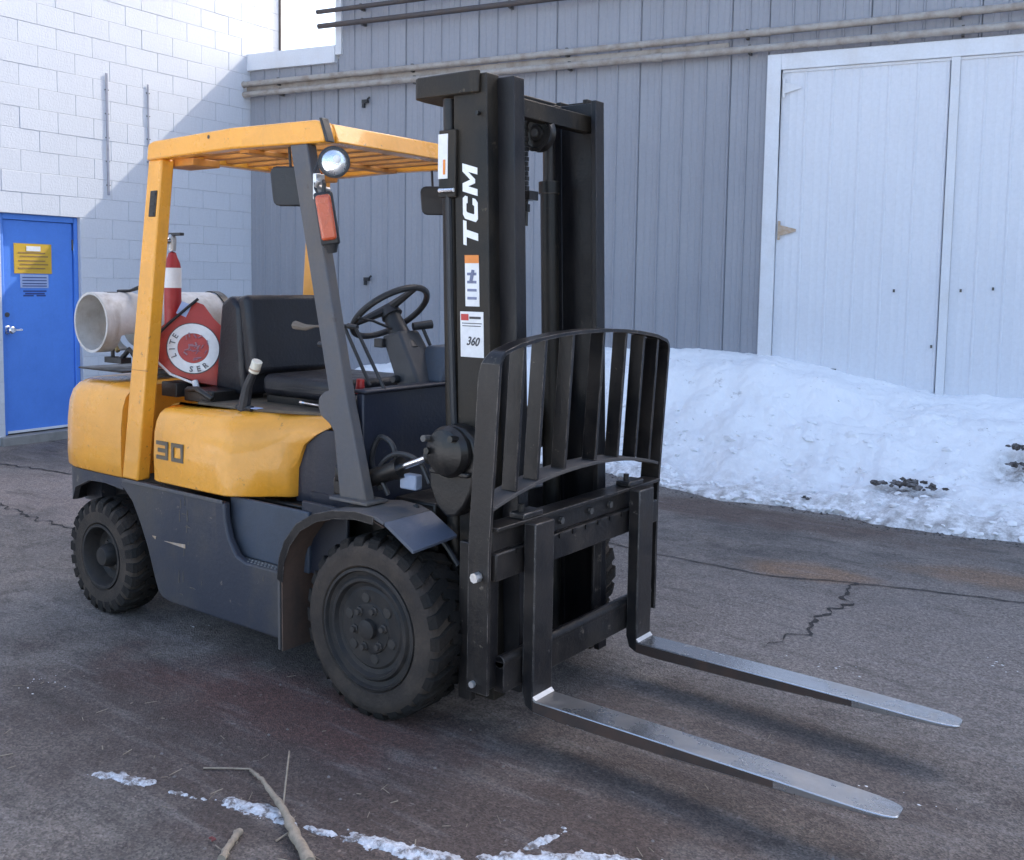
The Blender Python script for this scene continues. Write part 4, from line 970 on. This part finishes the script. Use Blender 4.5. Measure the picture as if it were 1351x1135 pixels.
tp.f = [(i, i+1, nn+i+1, nn+i) for i in range(nn-1)] + [(nn-1, 0, nn, 2*nn-1)] + [tuple(nn+i for i in (0, 1, 2, 3, 4, 5, 6, 7)), tuple(nn+i for i in (0, 7, 8, 15)), tuple(nn+i for i in (8, 9, 10, 11, 12, 13, 14, 15)), (7, 6, 5, 4, 3, 2, 1, 0), (15, 8, 7, 0), (15, 14, 13, 12, 11, 10, 9, 8)]
P_('top_crossmember', tp, MAST, .006)
P_('inner_crossmember', lbox(.41, -.30, 2.30, .46, .30, 2.37), MAST, .004)
P_('mid_crossmember', lbox(.24, -.36, 1.02, .277, .36, 1.16), MAST, .004)
P_('lower_crossmember', lbox(.25, -.36, .16, .277, .36, .34), MAST, .004)
P_('rear_cover_plate', lbox(.20, -.34, .36, .235, .34, .80), GREASE, .004)
# lift cylinders behind the rails, rods and chain wheels
for s_ in (1, -1):
    y = -.335*s_ if s_ == 1 else .235
    x = .235 if s_ == 1 else .30
    y = -.350 if s_ == 1 else .215
    cy = P_('lift_cylinder', MB().tube([(lean(x, .15), y, .15), (lean(x, 2.08), y, 2.08)], .034 if s_ == 1 else .038, 18).tube([(lean(x, 2.05), y, 2.05), (lean(x, 2.10), y, 2.10)], .045, 18), MAST, 0)
    mk('lift_rod', MB().tube([(lean(x, 2.09), y, 2.09), (lean(x, 2.36), y, 2.36)], .026, 14), DARK, cy)
    if s_ == 1:
        mk('side_label', MB().box((.150, -.400, 2.06), (.196, -.3975, 2.225)), WHT, cy); mk('side_label', MB().box((.199, -.3955, 2.125), (.222, -.3935, 2.20)), WHT, cy)
        mk('orange_stripe', MB().box((.176, -.4025, 2.075), (.186, -.4005, 2.13)), OLET, cy)
        mk('hose_guide', MB().box((.150, -.397, 1.99), (.232, -.30, 2.24)), MAST, cy, .004)
        mk('hose_fitting', MB().tube([(.165, -.41, 2.015), (.235, -.41, 2.015)], .008), CHROME, cy)
        mk('hose', MB().tube([(.19, -.385, 2.0), (.205, -.385, 1.6), (.225, -.385, 1.2), (.235, -.385, 1.1)], .013, 8), BLACKP, cy)
for yy in (-.005,):
    ws = P_('chain_wheel', MB().lathe([(-.022, 0), (-.022, .030), (-.014, .034), (-.014, .055), (-.022, .060), (-.020, .072), (-.006, .064), (.006, .064), (.020, .072), (.022, .045), (.022, 0)], 28, Matrix.Translation((.33, yy, 2.265))), GREASE, 0)
    mk('axle_pin', MB().tube([(.33, yy-.03, 2.265), (.33, yy+.05, 2.265)], .016, 12), HUBM, ws)
# chains, anchor, cross parts
def chain(x, y, z0, z1, name='lift_chain'):
    m = MB(); z = z0; k = 0
    while z < z1:
        d = .010 if k % 2 else .006
        m.box((lean(x, z)-.012, y-d, z), (lean(x, z)+.012, y+d, z+.017)); z += .019; k += 1
    return P_(name, m, GREASE, 0, smooth=False)
chain(.37, -.055, 2.02, 2.30)
an = P_('chain_anchor', MB().tube([(.31, -.055, 1.90), (.31, -.055, 2.03)], .011, 8).box((.28, -.085, 2.0), (.35, -.025, 2.035)).tube([(.31, -.055, 1.955), (.31, -.055, 1.985)], .018, 6), GREASE, 0)
for k, (yy, xx) in enumerate(((-.20, .30), (-.165, .31))):
    P_('mast_hose', MB().tube(smooth_path([(lean(xx, .9), yy, .9), (lean(xx, 1.4), yy+.004, 1.4), (lean(xx, 1.9), yy-.004, 1.9), (lean(xx, 2.25), yy, 2.25), (lean(xx+.03, 2.3), yy, 2.3)]), .012, 8), BLACKP, 0)
for z in (.35, .62, 1.25): P_('web_bolt', MB().tube([(lean(.40, z), -.392, z), (lean(.40, z), -.383, z)], .010, 6), GREASE, 0)
# lettering on the outer web (reads upward)
YW = -.3815
def onweb(dx0, dx1, z0, z1, mat, name, out=.0010):
    vs = []
    for z in (z0, z1): vs += [(lean(MX0, z)+dx0, YW-out, z), (lean(MX0, z)+dx1, YW-out, z), (lean(MX0, z)+dx1, YW+.0008, z), (lean(MX0, z)+dx0, YW+.0008, z)]
    return mk(name, MB().hexa(vs), mat, fk)
LET = {'T': [[(0, .78), (0, 1), (.92, 1), (.92, .78), (.60, .78), (.60, 0), (.32, 0), (.32, .78)]],
       'C': [[(.92, .68), (.92, .84), (.80, 1), (.14, 1), (0, .86), (0, .14), (.14, 0), (.80, 0), (.92, .16), (.92, .34), (.66, .34), (.62, .23), (.32, .23), (.28, .28), (.28, .72), (.32, .77), (.62, .77), (.66, .68)]],
       'M': [[(0, 0), (0, 1), (.32, 1), (.56, .48), (.80, 1), (1.12, 1), (1.12, 0), (.85, 0), (.85, .62), (.64, .16), (.48, .16), (.27, .62), (.27, 0)]]}
zl = 1.795
for ch_, wd_ in (('T', .098), ('C', .092), ('M', .092)):
    for poly in LET[ch_]:
        m = MB(); pp = [(zl + a*wd_ + b*.020, lean(MX0, zl) + .110 - .070*b) for a, b in poly]     # (z, x), reading upward, tops to the rear
        n = len(pp); m.v = [(x-.032*(z-zl), YW-.0012, z) for z, x in pp] + [(x-.032*(z-zl), YW+.0005, z) for z, x in pp]
        m.f = [tuple(range(n)), tuple(range(2*n-1, n-1, -1))] + [(i, (i+1) % n, (i+1) % n+n, i+n) for i in range(n)]
        o = mk('painted_letter', m, WLET, fk, smooth=False)
    zl += .098 if ch_ != 'M' else 0
onweb(.046, .112, 1.585, 1.775, WHT, 'warning_label'); onweb(.046, .112, 1.745, 1.775, OLET, 'warning_header', .0018)
m = MB()
for i in range(4):
    z = 1.61+i*.03; m.box((lean(MX0, z)+.056, YW-.002, z), (lean(MX0, z)+.10, YW-.0011, z+.010))
m.tube([(lean(MX0, 1.69)+.075, YW-.0025, 1.675), (lean(MX0, 1.69)+.085, YW-.0025, 1.72)], .007, 5); mk('warning_pictogram', m, paint('blue_grey_print', (.18, .2, .3, 1), .6), fk)
onweb(.020, .130, 1.395, 1.565, WHT, 'paper_tag_large')
onweb(.024, .060, 1.532, 1.556, RLET, 'tag_logo', .0018)
mk('tag_heading', MB().box((lean(MX0, 1.54)+.064, YW-.0018, 1.538), (lean(MX0, 1.54)+.118, YW-.001, 1.547)), DLET, fk)
m = MB()
for z, a, b in ((1.520, .028, .122), (1.510, .03, .118)): m.box((lean(MX0, z)+a, YW-.0018, z), (lean(MX0, z)+b, YW-.001, z+.003))
mk('tag_lines', m, DLET, fk)
put_text('tag_number', '360', .05, DLET, (lean(MX0, 1.455)+.082, YW-.0018, 1.455), (1, 0, -.05), (.05, 0, 1), fk, shear=.3, off=.001, fit=(.062, .034))
mk('web_bolt', MB().tube([(lean(.40, 2.29), -.3975, 2.29), (lean(.40, 2.29), -.383, 2.29)], .008, 8), GREASE, fk)

# ---- carriage
def cbox(x0, y0, z0, x1, y1, z1): return MB().box((x0, y0, z0), (x1, y1, z1))
P_('carriage_top_bar', cbox(.535, -.585, .635, .592, .585, .735).box((.515, -.585, .7355), (.572, .585, .814)), DARK, .006)
mk('top_bar_ledge', cbox(.515, -.59, .8145, .600, .59, .829), DARK, fk, .003)
for k in range(11):
    y = -.46+k*.092; mk('locking_notch', MB().box((.5925, y-.012, .716), (.597, y+.012, .734)), GREASE, fk)
for k in (-.16, .05, .2): mk('carriage_bolt', MB().tube([(.572, k, .775), (.585, k, .775)], .014, 6), HUBM, fk)
m = MB().box((.555, -.54, .225), (.597, .54, .335)).tube([(.577, -.54, .335), (.577, .54, .335)], .022, 12); P_('carriage_bottom_bar', m, DARK, .004)
P_('guide_bar', MB().box((.335, -.475, .12), (.40, -.445, .72)), DARK, .005)
for y in (-.22, .22): P_('carriage_upright', cbox(.50, y-.03, .24, .514, y+.03, .80), DARK, .004)
for s_ in (1, -1):
    # side plates with a bolted foot
    pp = [(.545, .22), (.635, .22), (.637, .90), (.635, 1.0), (.555, 1.0), (.548, .9)]
    sp = P_('side_plate', MB().box((.50, -.598*s_, .24), (.548, -.578*s_, .70)), DARK, .005)
    mk('plate_flange', MB().box((.5485, -.598*s_, .24), (.562, -.53*s_, .70)), DARK, sp, .003)
    mk('foot_bolt', MB().tube([(.52, -.613*s_, .265), (.52, -.628*s_, .265)], .012, 8), CUTST, sp); mk('foot_bolt', MB().tube([(.540, -.618*s_, .655), (.540, -.645*s_, .655)], .018, 8), CUTST, sp)
# ---- load backrest: a bent flat bar with upright bars
BX = .62
def bl(z): return BX-.045*min(.70, 1.45-z)/.8                         # leans back towards its foot
arch = []
NA = 26
def ztop(y, base, rise=.07): return base + rise*(1-(abs(y)/.60)**2.2)
outer = [(-.615, .235), (-.615, .45)] + [(-.615, .66+i*.1) for i in range(0, 8)] + [(-.6145, 1.40)]
for k in range(1, 7): a = pi-k*pi/14; outer.append((-.565+.05*cos(a), 1.385+.062*sin(a)))
for k in range(1, 20): y = -.55+1.10*k/20; outer.append((y, ztop(y, 1.447, .055)))
right = [(-y, z) for y, z in outer[:17]][::-1]
outer = outer + right
th = .014; D2 = .090; m = MB(); n = len(outer); ring = []
levels = []
for i, (y, z) in enumerate(outer):
    a = outer[max(i-1, 0)]; b = outer[min(i+1, n-1)]; ty, tz = b[0]-a[0], b[1]-a[1]; l = sqrt(ty*ty+tz*tz); ny_, nz_ = tz/l*th, -ty/l*th
    dd = D2 if z < 1.38 else D2-.030*min(1, (z-1.38)/.06)
    levels.append([(bl(z)-dd, y, z), (bl(z), y, z), (bl(z), y+ny_, z+nz_), (bl(z)-dd, y+ny_, z+nz_)])
m.rings(levels)
br = P_('load_backrest', m, DARK, .003, ang=30)
m = MB(); levels = []
for k in range(25):
    y = -.598+1.196*k/24; z = ztop(y, .90, .075); levels.append([(bl(z)-.105, y, z-.014), (bl(z)-.004, y, z-.014), (bl(z)-.004, y, z), (bl(z)-.105, y, z)])
mk('lower_rail', m.rings(levels), paint('dusty_rail', (.06, .055, .055, 1), .65, (.12, .105, .09, 1), .7, 9), br, .002)
for i, y in enumerate((-.455, -.325, -.145, .075, .25, .40, .525)):
    z0, z1 = ztop(y, .90, .075)+.001, ztop(y, 1.447, .055)-.013; w_ = .062
    vs = []
    for z in (z0, z1): vs += [(bl(z)-.012-w_, y-.008, z), (bl(z)-.012, y-.008, z), (bl(z)-.012, y+.008, z), (bl(z)-.012-w_, y+.008, z)]
    mk('upright_bar', MB().hexa(vs), DARK, br, .002)
# ---- forks
def fork(yc, label):
    w2 = .0605; xf = .652; L = 1.262; zt = .178
    m = MB(); pts_top = []; 
    # side profile, heel rounded, blade tapering to the tip
    prof_up = [(xf, .822), (xf, zt+.03), (xf+.006, zt+.010), (xf+.03, zt), (xf+.5, zt-.003), (xf+L, zt-.012)]
    prof_dn = [(xf+L, zt-.024), (xf+.7, zt-.046), (xf+.10, zt-.050), (xf+.0, zt-.045), (xf-.035, zt-.028), (xf-.050, zt+.02), (xf-.050, .822)]
    # blade and shank as separate meshes
    sh = MB().prism([(xf, .822), (xf, zt+.012), (xf-.0, zt-.045), (xf-.035, zt-.028), (xf-.050, zt+.02), (xf-.050, .822)], yc-w2, yc+w2)
    f = mk('fork', sh, STEELD, fk, .004); f['label'] = label
    levels = []
    for (x, zt_, zb, w_) in ((xf+.0005, zt+.0, zt-.045, w2), (xf+.10, zt-.0005, zt-.050, w2), (xf+.5, zt-.003, zt-.047, w2), (xf+.9, zt-.006, zt-.036, w2), (xf+L-.16, zt-.010, zt-.027, w2*.99), (xf+L-.08, zt-.011, zt-.025, w2*.95), (xf+L-.035, zt-.012, zt-.024, w2*.84), (xf+L-.010, zt-.0125, zt-.023, w2*.68), (xf+L, zt-.014, zt-.022, w2*.48)):
        levels.append([(x, yc-w_, zb), (x, yc+w_, zb), (x, yc+w_, zt_), (x, yc-w_, zt_)])
    mk('fork_blade', MB().rings(levels), STEEL, f, .003)
    mk('heel_bead', MB().prism([(xf, zt+.014), (xf+.012, zt+.0015), (xf+.0005, zt+.0008)], yc-w2, yc+w2), CUTST, f)
    mk('fork_side_edge', MB().rings([[(x, yc-w2-.0012, zb+.004), (x, yc-w2+.001, zb+.004), (x, yc-w2+.001, zt_-.005), (x, yc-w2-.0012, zt_-.005)] for x, zt_, zb in ((xf+.0, zt, zt-.045), (xf+.10, zt, zt-.05), (xf+.5, zt-.003, zt-.047), (xf+.9, zt-.006, zt-.036))]), paint('rusty_fork_edge', (.05, .035, .03, 1), .6, (.11, .06, .04, 1), .8), f)
    mk('fork_hook', MB().box((xf-.118, yc-w2, .8295), (xf-.0505, yc+w2, .852)), STEELD, f, .005)
    mk('locking_pin', MB().tube([(xf-.085, yc-.03, .852), (xf-.085, yc-.03, .88)], .012, 10), GREASE, f)
fork(-.376, 'near fork, closest to the camera'); fork(.376, 'far fork, next to the snow bank')

# ================================================================ GAS CYLINDER, STRAPS, EXTINGUISHER, RED PANEL
gc = empty('gas_cylinder', (-2.12, -.05, 1.15))
tag(gc, 'white propane cylinder lying across the rear of the forklift', 'gas cylinder')
gT = Matrix.Translation((0, -.42, .292))
R0 = .152
mk('tank_body', MB().lathe([(.22, 0), (.222, .05), (.235, .10), (.26, .135), (.30, R0+.003), (.72, R0+.003), (.77, .138), (.80, .10), (.815, .05), (.818, 0)], 40, gT), WTANK, gc)
# collar: open ring with a cut-out
m = MB(); n = 44
for k in range(n+1):
    a = 2*pi*k/n
    cut = 1 if (radians(268) < a < radians(338)) else 0
    for (y, r) in ((-.0, R0-.010), (-.0, R0+.003), (.23 if not cut else .085, R0+.003), (.23 if not cut else .085, R0-.006)):
        m.v.append(tuple(gT @ Vector((r*cos(a), y, r*sin(a)))))
for k in range(n):
    for q in range(4): m.f.append((k*4+q, k*4+(q+1) % 4, k*4+4+(q+1) % 4, k*4+4+q))
mk('collar', m, WTANK, gc)
mk('valve', MB().tube([(0, -.42+.21, .292), (0, -.42+.12, .292)], .022, 12).tube([(-.04, -.27, .25), (.04, -.27, .25)], .012, 8).tube([(0, -.30, .292), (.0, -.30, .20), (.05, -.30, .14)], .012), paint('brass', (.45, .33, .15, 1), .4, metal=.7), gc)
mk('collar_slot', MB().prism([(x, .292+sqrt(max(0, (R0+.0045)**2-x*x))) for x in (-.07, -.035, 0, .03)]+[(x, .292+sqrt(max(0, (R0+.001)**2-x*x))) for x in (.03, 0, -.035, -.07)], -.34, -.28), GREASE, gc)
mk('hose_fitting', MB().box((.02, -.36, .085), (.17, -.30, .115)).tube([(.05, -.33, .1), (.05, -.33, .16)], .010).tube([(.12, -.33, .1), (.20, -.33, .16), (.22, -.30, .11)], .014), BLACKP, gc, .003)
cr = MB()
for yy in (.02, .26): cr.prism([(-.17, -.01), (.17, -.01), (.17, .15), (.15, .20), (.10, .165), (0, .145), (-.10, .165), (-.15, .20), (-.17, .15)], yy, yy+.03)
cr.box((-.16, -.40, .045), (.24, .33, .055))
cro = mk('tank_cradle', cr, GREASE, fk, .004); cro.location = gc.location
def strap(yy, mat, name='strap'):
    m = MB(); lv = []
    for k in range(31):
        a = radians(-20)+radians(220)*k/30; lv.append([tuple(gT @ Vector((r*cos(a), yy+.42+d_, r*sin(a)))) for r, d_ in ((R0+.004, 0), (R0+.010, 0), (R0+.010, .045), (R0+.004, .045))])
    return mk(name, m.rings(lv), mat, fk, 0)
s1 = strap(.31, GREASE, 'tank_strap'); s1.location = gc.location
mk('strap_handle', MB().tube([(-2.12-.02, -.30, 1.60), (-2.06, -.28, 1.605), (-2.0, -.26, 1.625), (-1.95, -.24, 1.622)], [.010, .008, .012, .010]), GREASE, fk)
# rear hose / tray line across the counterweight
P_('tank_bracket', MB().box((-1.62, -.40, 1.10), (-1.50, .40, 1.17)), GREASE, .003)

ex = empty('fire_extinguisher', (-1.735, -.25, 1.25))
tag(ex, 'red fire extinguisher with a white band standing behind the rear post of the forklift', 'fire extinguisher')
Rx = Matrix.Rotation(pi/2, 4, 'X')
def vl(prof, n=24): return MB().lathe([(y, r) for y, r in prof], n, Matrix.Rotation(pi/2, 4, 'X'))
mk('bottle', vl([(0, .0), (0, .038), (.01, .042), (.47, .042), (.50, .037), (.525, .026), (.55, .018), (.56, 0)]), REDP, ex)
mk('label_band', vl([(.375, .0425), (.375, .0438), (.475, .0436), (.475, .0425)]), WHT, ex)
mk('neck', vl([(.56, .018), (.62, .022), (.64, .016), (.65, 0)]), paint('aluminium_neck', (.5, .5, .5, 1), .35, metal=.8), ex)
mk('grip', MB().box((-.02, -.012, .635), (.085, .012, .65)).box((-.03, -.010, .675), (.065, .010, .688), Matrix.Rotation(radians(-14), 4, 'Y')), BLACKP, ex, .003)
mk('pressure_gauge', MB().tube([(0, -.02, .61), (0, -.042, .61)], .018, 14), CHROME, ex)

# red panel with a round white seal, strapped over the cylinder
rp = empty('red_seal_panel', (-1.50, -.30, 1.17))
tag(rp, 'red vinyl bag with a round white printed seal leaning between rear post and seat', 'bag')
eu = Vector((.62, .785, 0)).normalized(); ev = Vector((-.18, .10, 1)).normalized(); en = eu.cross(ev)
# panel frame: u across, v up ; origin at seal centre
oc = Vector((0, .0, .16)); S = 1.0
def PN(u, v, d=0): return oc + eu*u + ev*v + en*d
def bulge(u, v): return .022*(1-min(1, (u*u+v*v)/.05)) + .014*fz(u*8+3, v*8) + .004*abs(fz(u*20, v*20, 4))
out = [(-.20, -.02), (-.185, .08), (-.10, .145), (0.015, .235), (.055, .22), (.10, .15), (.165, .08), (.20, -.06), (.215, -.17), (.12, -.185), (.02, -.165), (-.09, -.125), (-.17, -.08)]
m = MB(); n = len(out); RR = 7
for r_i in range(RR+1):
    q = r_i/RR
    for (u, v) in out: m.v.append(tuple(PN(u*q, v*q, bulge(u*q, v*q))))
for r_i in range(RR):
    for k in range(n): m.f.append((r_i*n+k, r_i*n+(k+1) % n, (r_i+1)*n+(k+1) % n, (r_i+1)*n+k))
o_ = len(m.v)
for (u, v) in out: m.v.append(tuple(PN(u, v, -.05)))
for k in range(n): m.f.append((RR*n+k, RR*n+(k+1) % n, o_+(k+1) % n, o_+k))
m.f.append(tuple(o_+k for k in range(n)))
mk('bag_body', m, REDV, rp, 0, ang=60)
def disc(r0, r1, mat, name, dz, cu=0., cv=0., sq=.93):
    m = MB(); n = 48
    for r in (r0, (r0+r1)/2, r1):
        for k in range(n):
            a = 2*pi*k/n; u, v = cu+r*cos(a)*.92, cv+r*sin(a)*sq; m.v.append(tuple(PN(u, v, bulge(u, v)+dz)))
    for j in range(2):
        for k in range(n): m.f.append((j*n+k, j*n+(k+1) % n, (j+1)*n+(k+1) % n, (j+1)*n+k))
    return mk(name, m, mat, rp)
disc(.001, .136, DLET, 'seal_rim', .003); disc(.080, .131, WHT, 'seal_ring', .0055); disc(.001, .079, REDV, 'seal_centre', .0055)
r_ = random.Random(5); m = MB()
for k in range(26):
    u, v = r_.gauss(0, .024), r_.gauss(-.005, .024); a = r_.uniform(0, 3.1)
    if u*u+v*v < .0055: m.tube([PN(u, v, bulge(u, v)+.007), PN(u+.022*cos(a), v+.022*sin(a), bulge(u, v)+.008)], r_.uniform(.002, .0045), 5)
mk('seal_picture', m, paint('mauve_print', (.30, .10, .14, 1), .6, (.45, .4, .4, 1), .6, 30), rp)
for k, chx in enumerate(['L', 'I', 'T', 'E', 'S', 'E', 'R']):
    a = radians([200, 182, 164, 146, 262, 283, 304][k]); u, v = .105*cos(a)*.92, .105*sin(a)
    ang = a+(-pi/2 if k < 4 else pi/2)
    put_text('seal_letter', chx, .038, paint('grey_print%d' % k, (.12, .12, .13, 1), .6), PN(u, v, bulge(u, v)+.0095), eu*cos(ang)+ev*sin(ang), -eu*sin(ang)+ev*cos(ang), rp, off=.0005)
mk('bag_tag', MB().hexa([PN(-.075, .175, .012), PN(-.03, .155, .012), PN(-.03, .155, .009), PN(-.075, .175, .009), PN(-.045, .235, .012), PN(.0, .215, .012), PN(.0, .215, .009), PN(-.045, .235, .009)]), PBLUE, rp)
mk('bag_strap', MB().tube([PN(-.20, .03, .01), PN(-.11, .12, .03), PN(-.02, .20, .03), PN(.03, .245, .015)], .008, 6), BLACKP, rp)
mk('bag_hem', MB().tube([PN(-.20, -.03, .0), PN(-.11, -.125, .015), PN(.0, -.172, .015)], .006, 6), WHT, rp)
mk('white_tie', MB().tube([PN(.0, -.16, .02), PN(.01, -.20, .03), PN(-.005, -.235, .03)], [.016, .014, .008], 8), WHT, rp)
P_('battery_cover', MB().box((-1.44, -.40, 1.09), (-1.22, -.10, 1.15)).tube([(-1.38, -.42, 1.15), (-1.28, -.44, 1.16), (-1.18, -.43, 1.12)], .015), GREASE, .006)
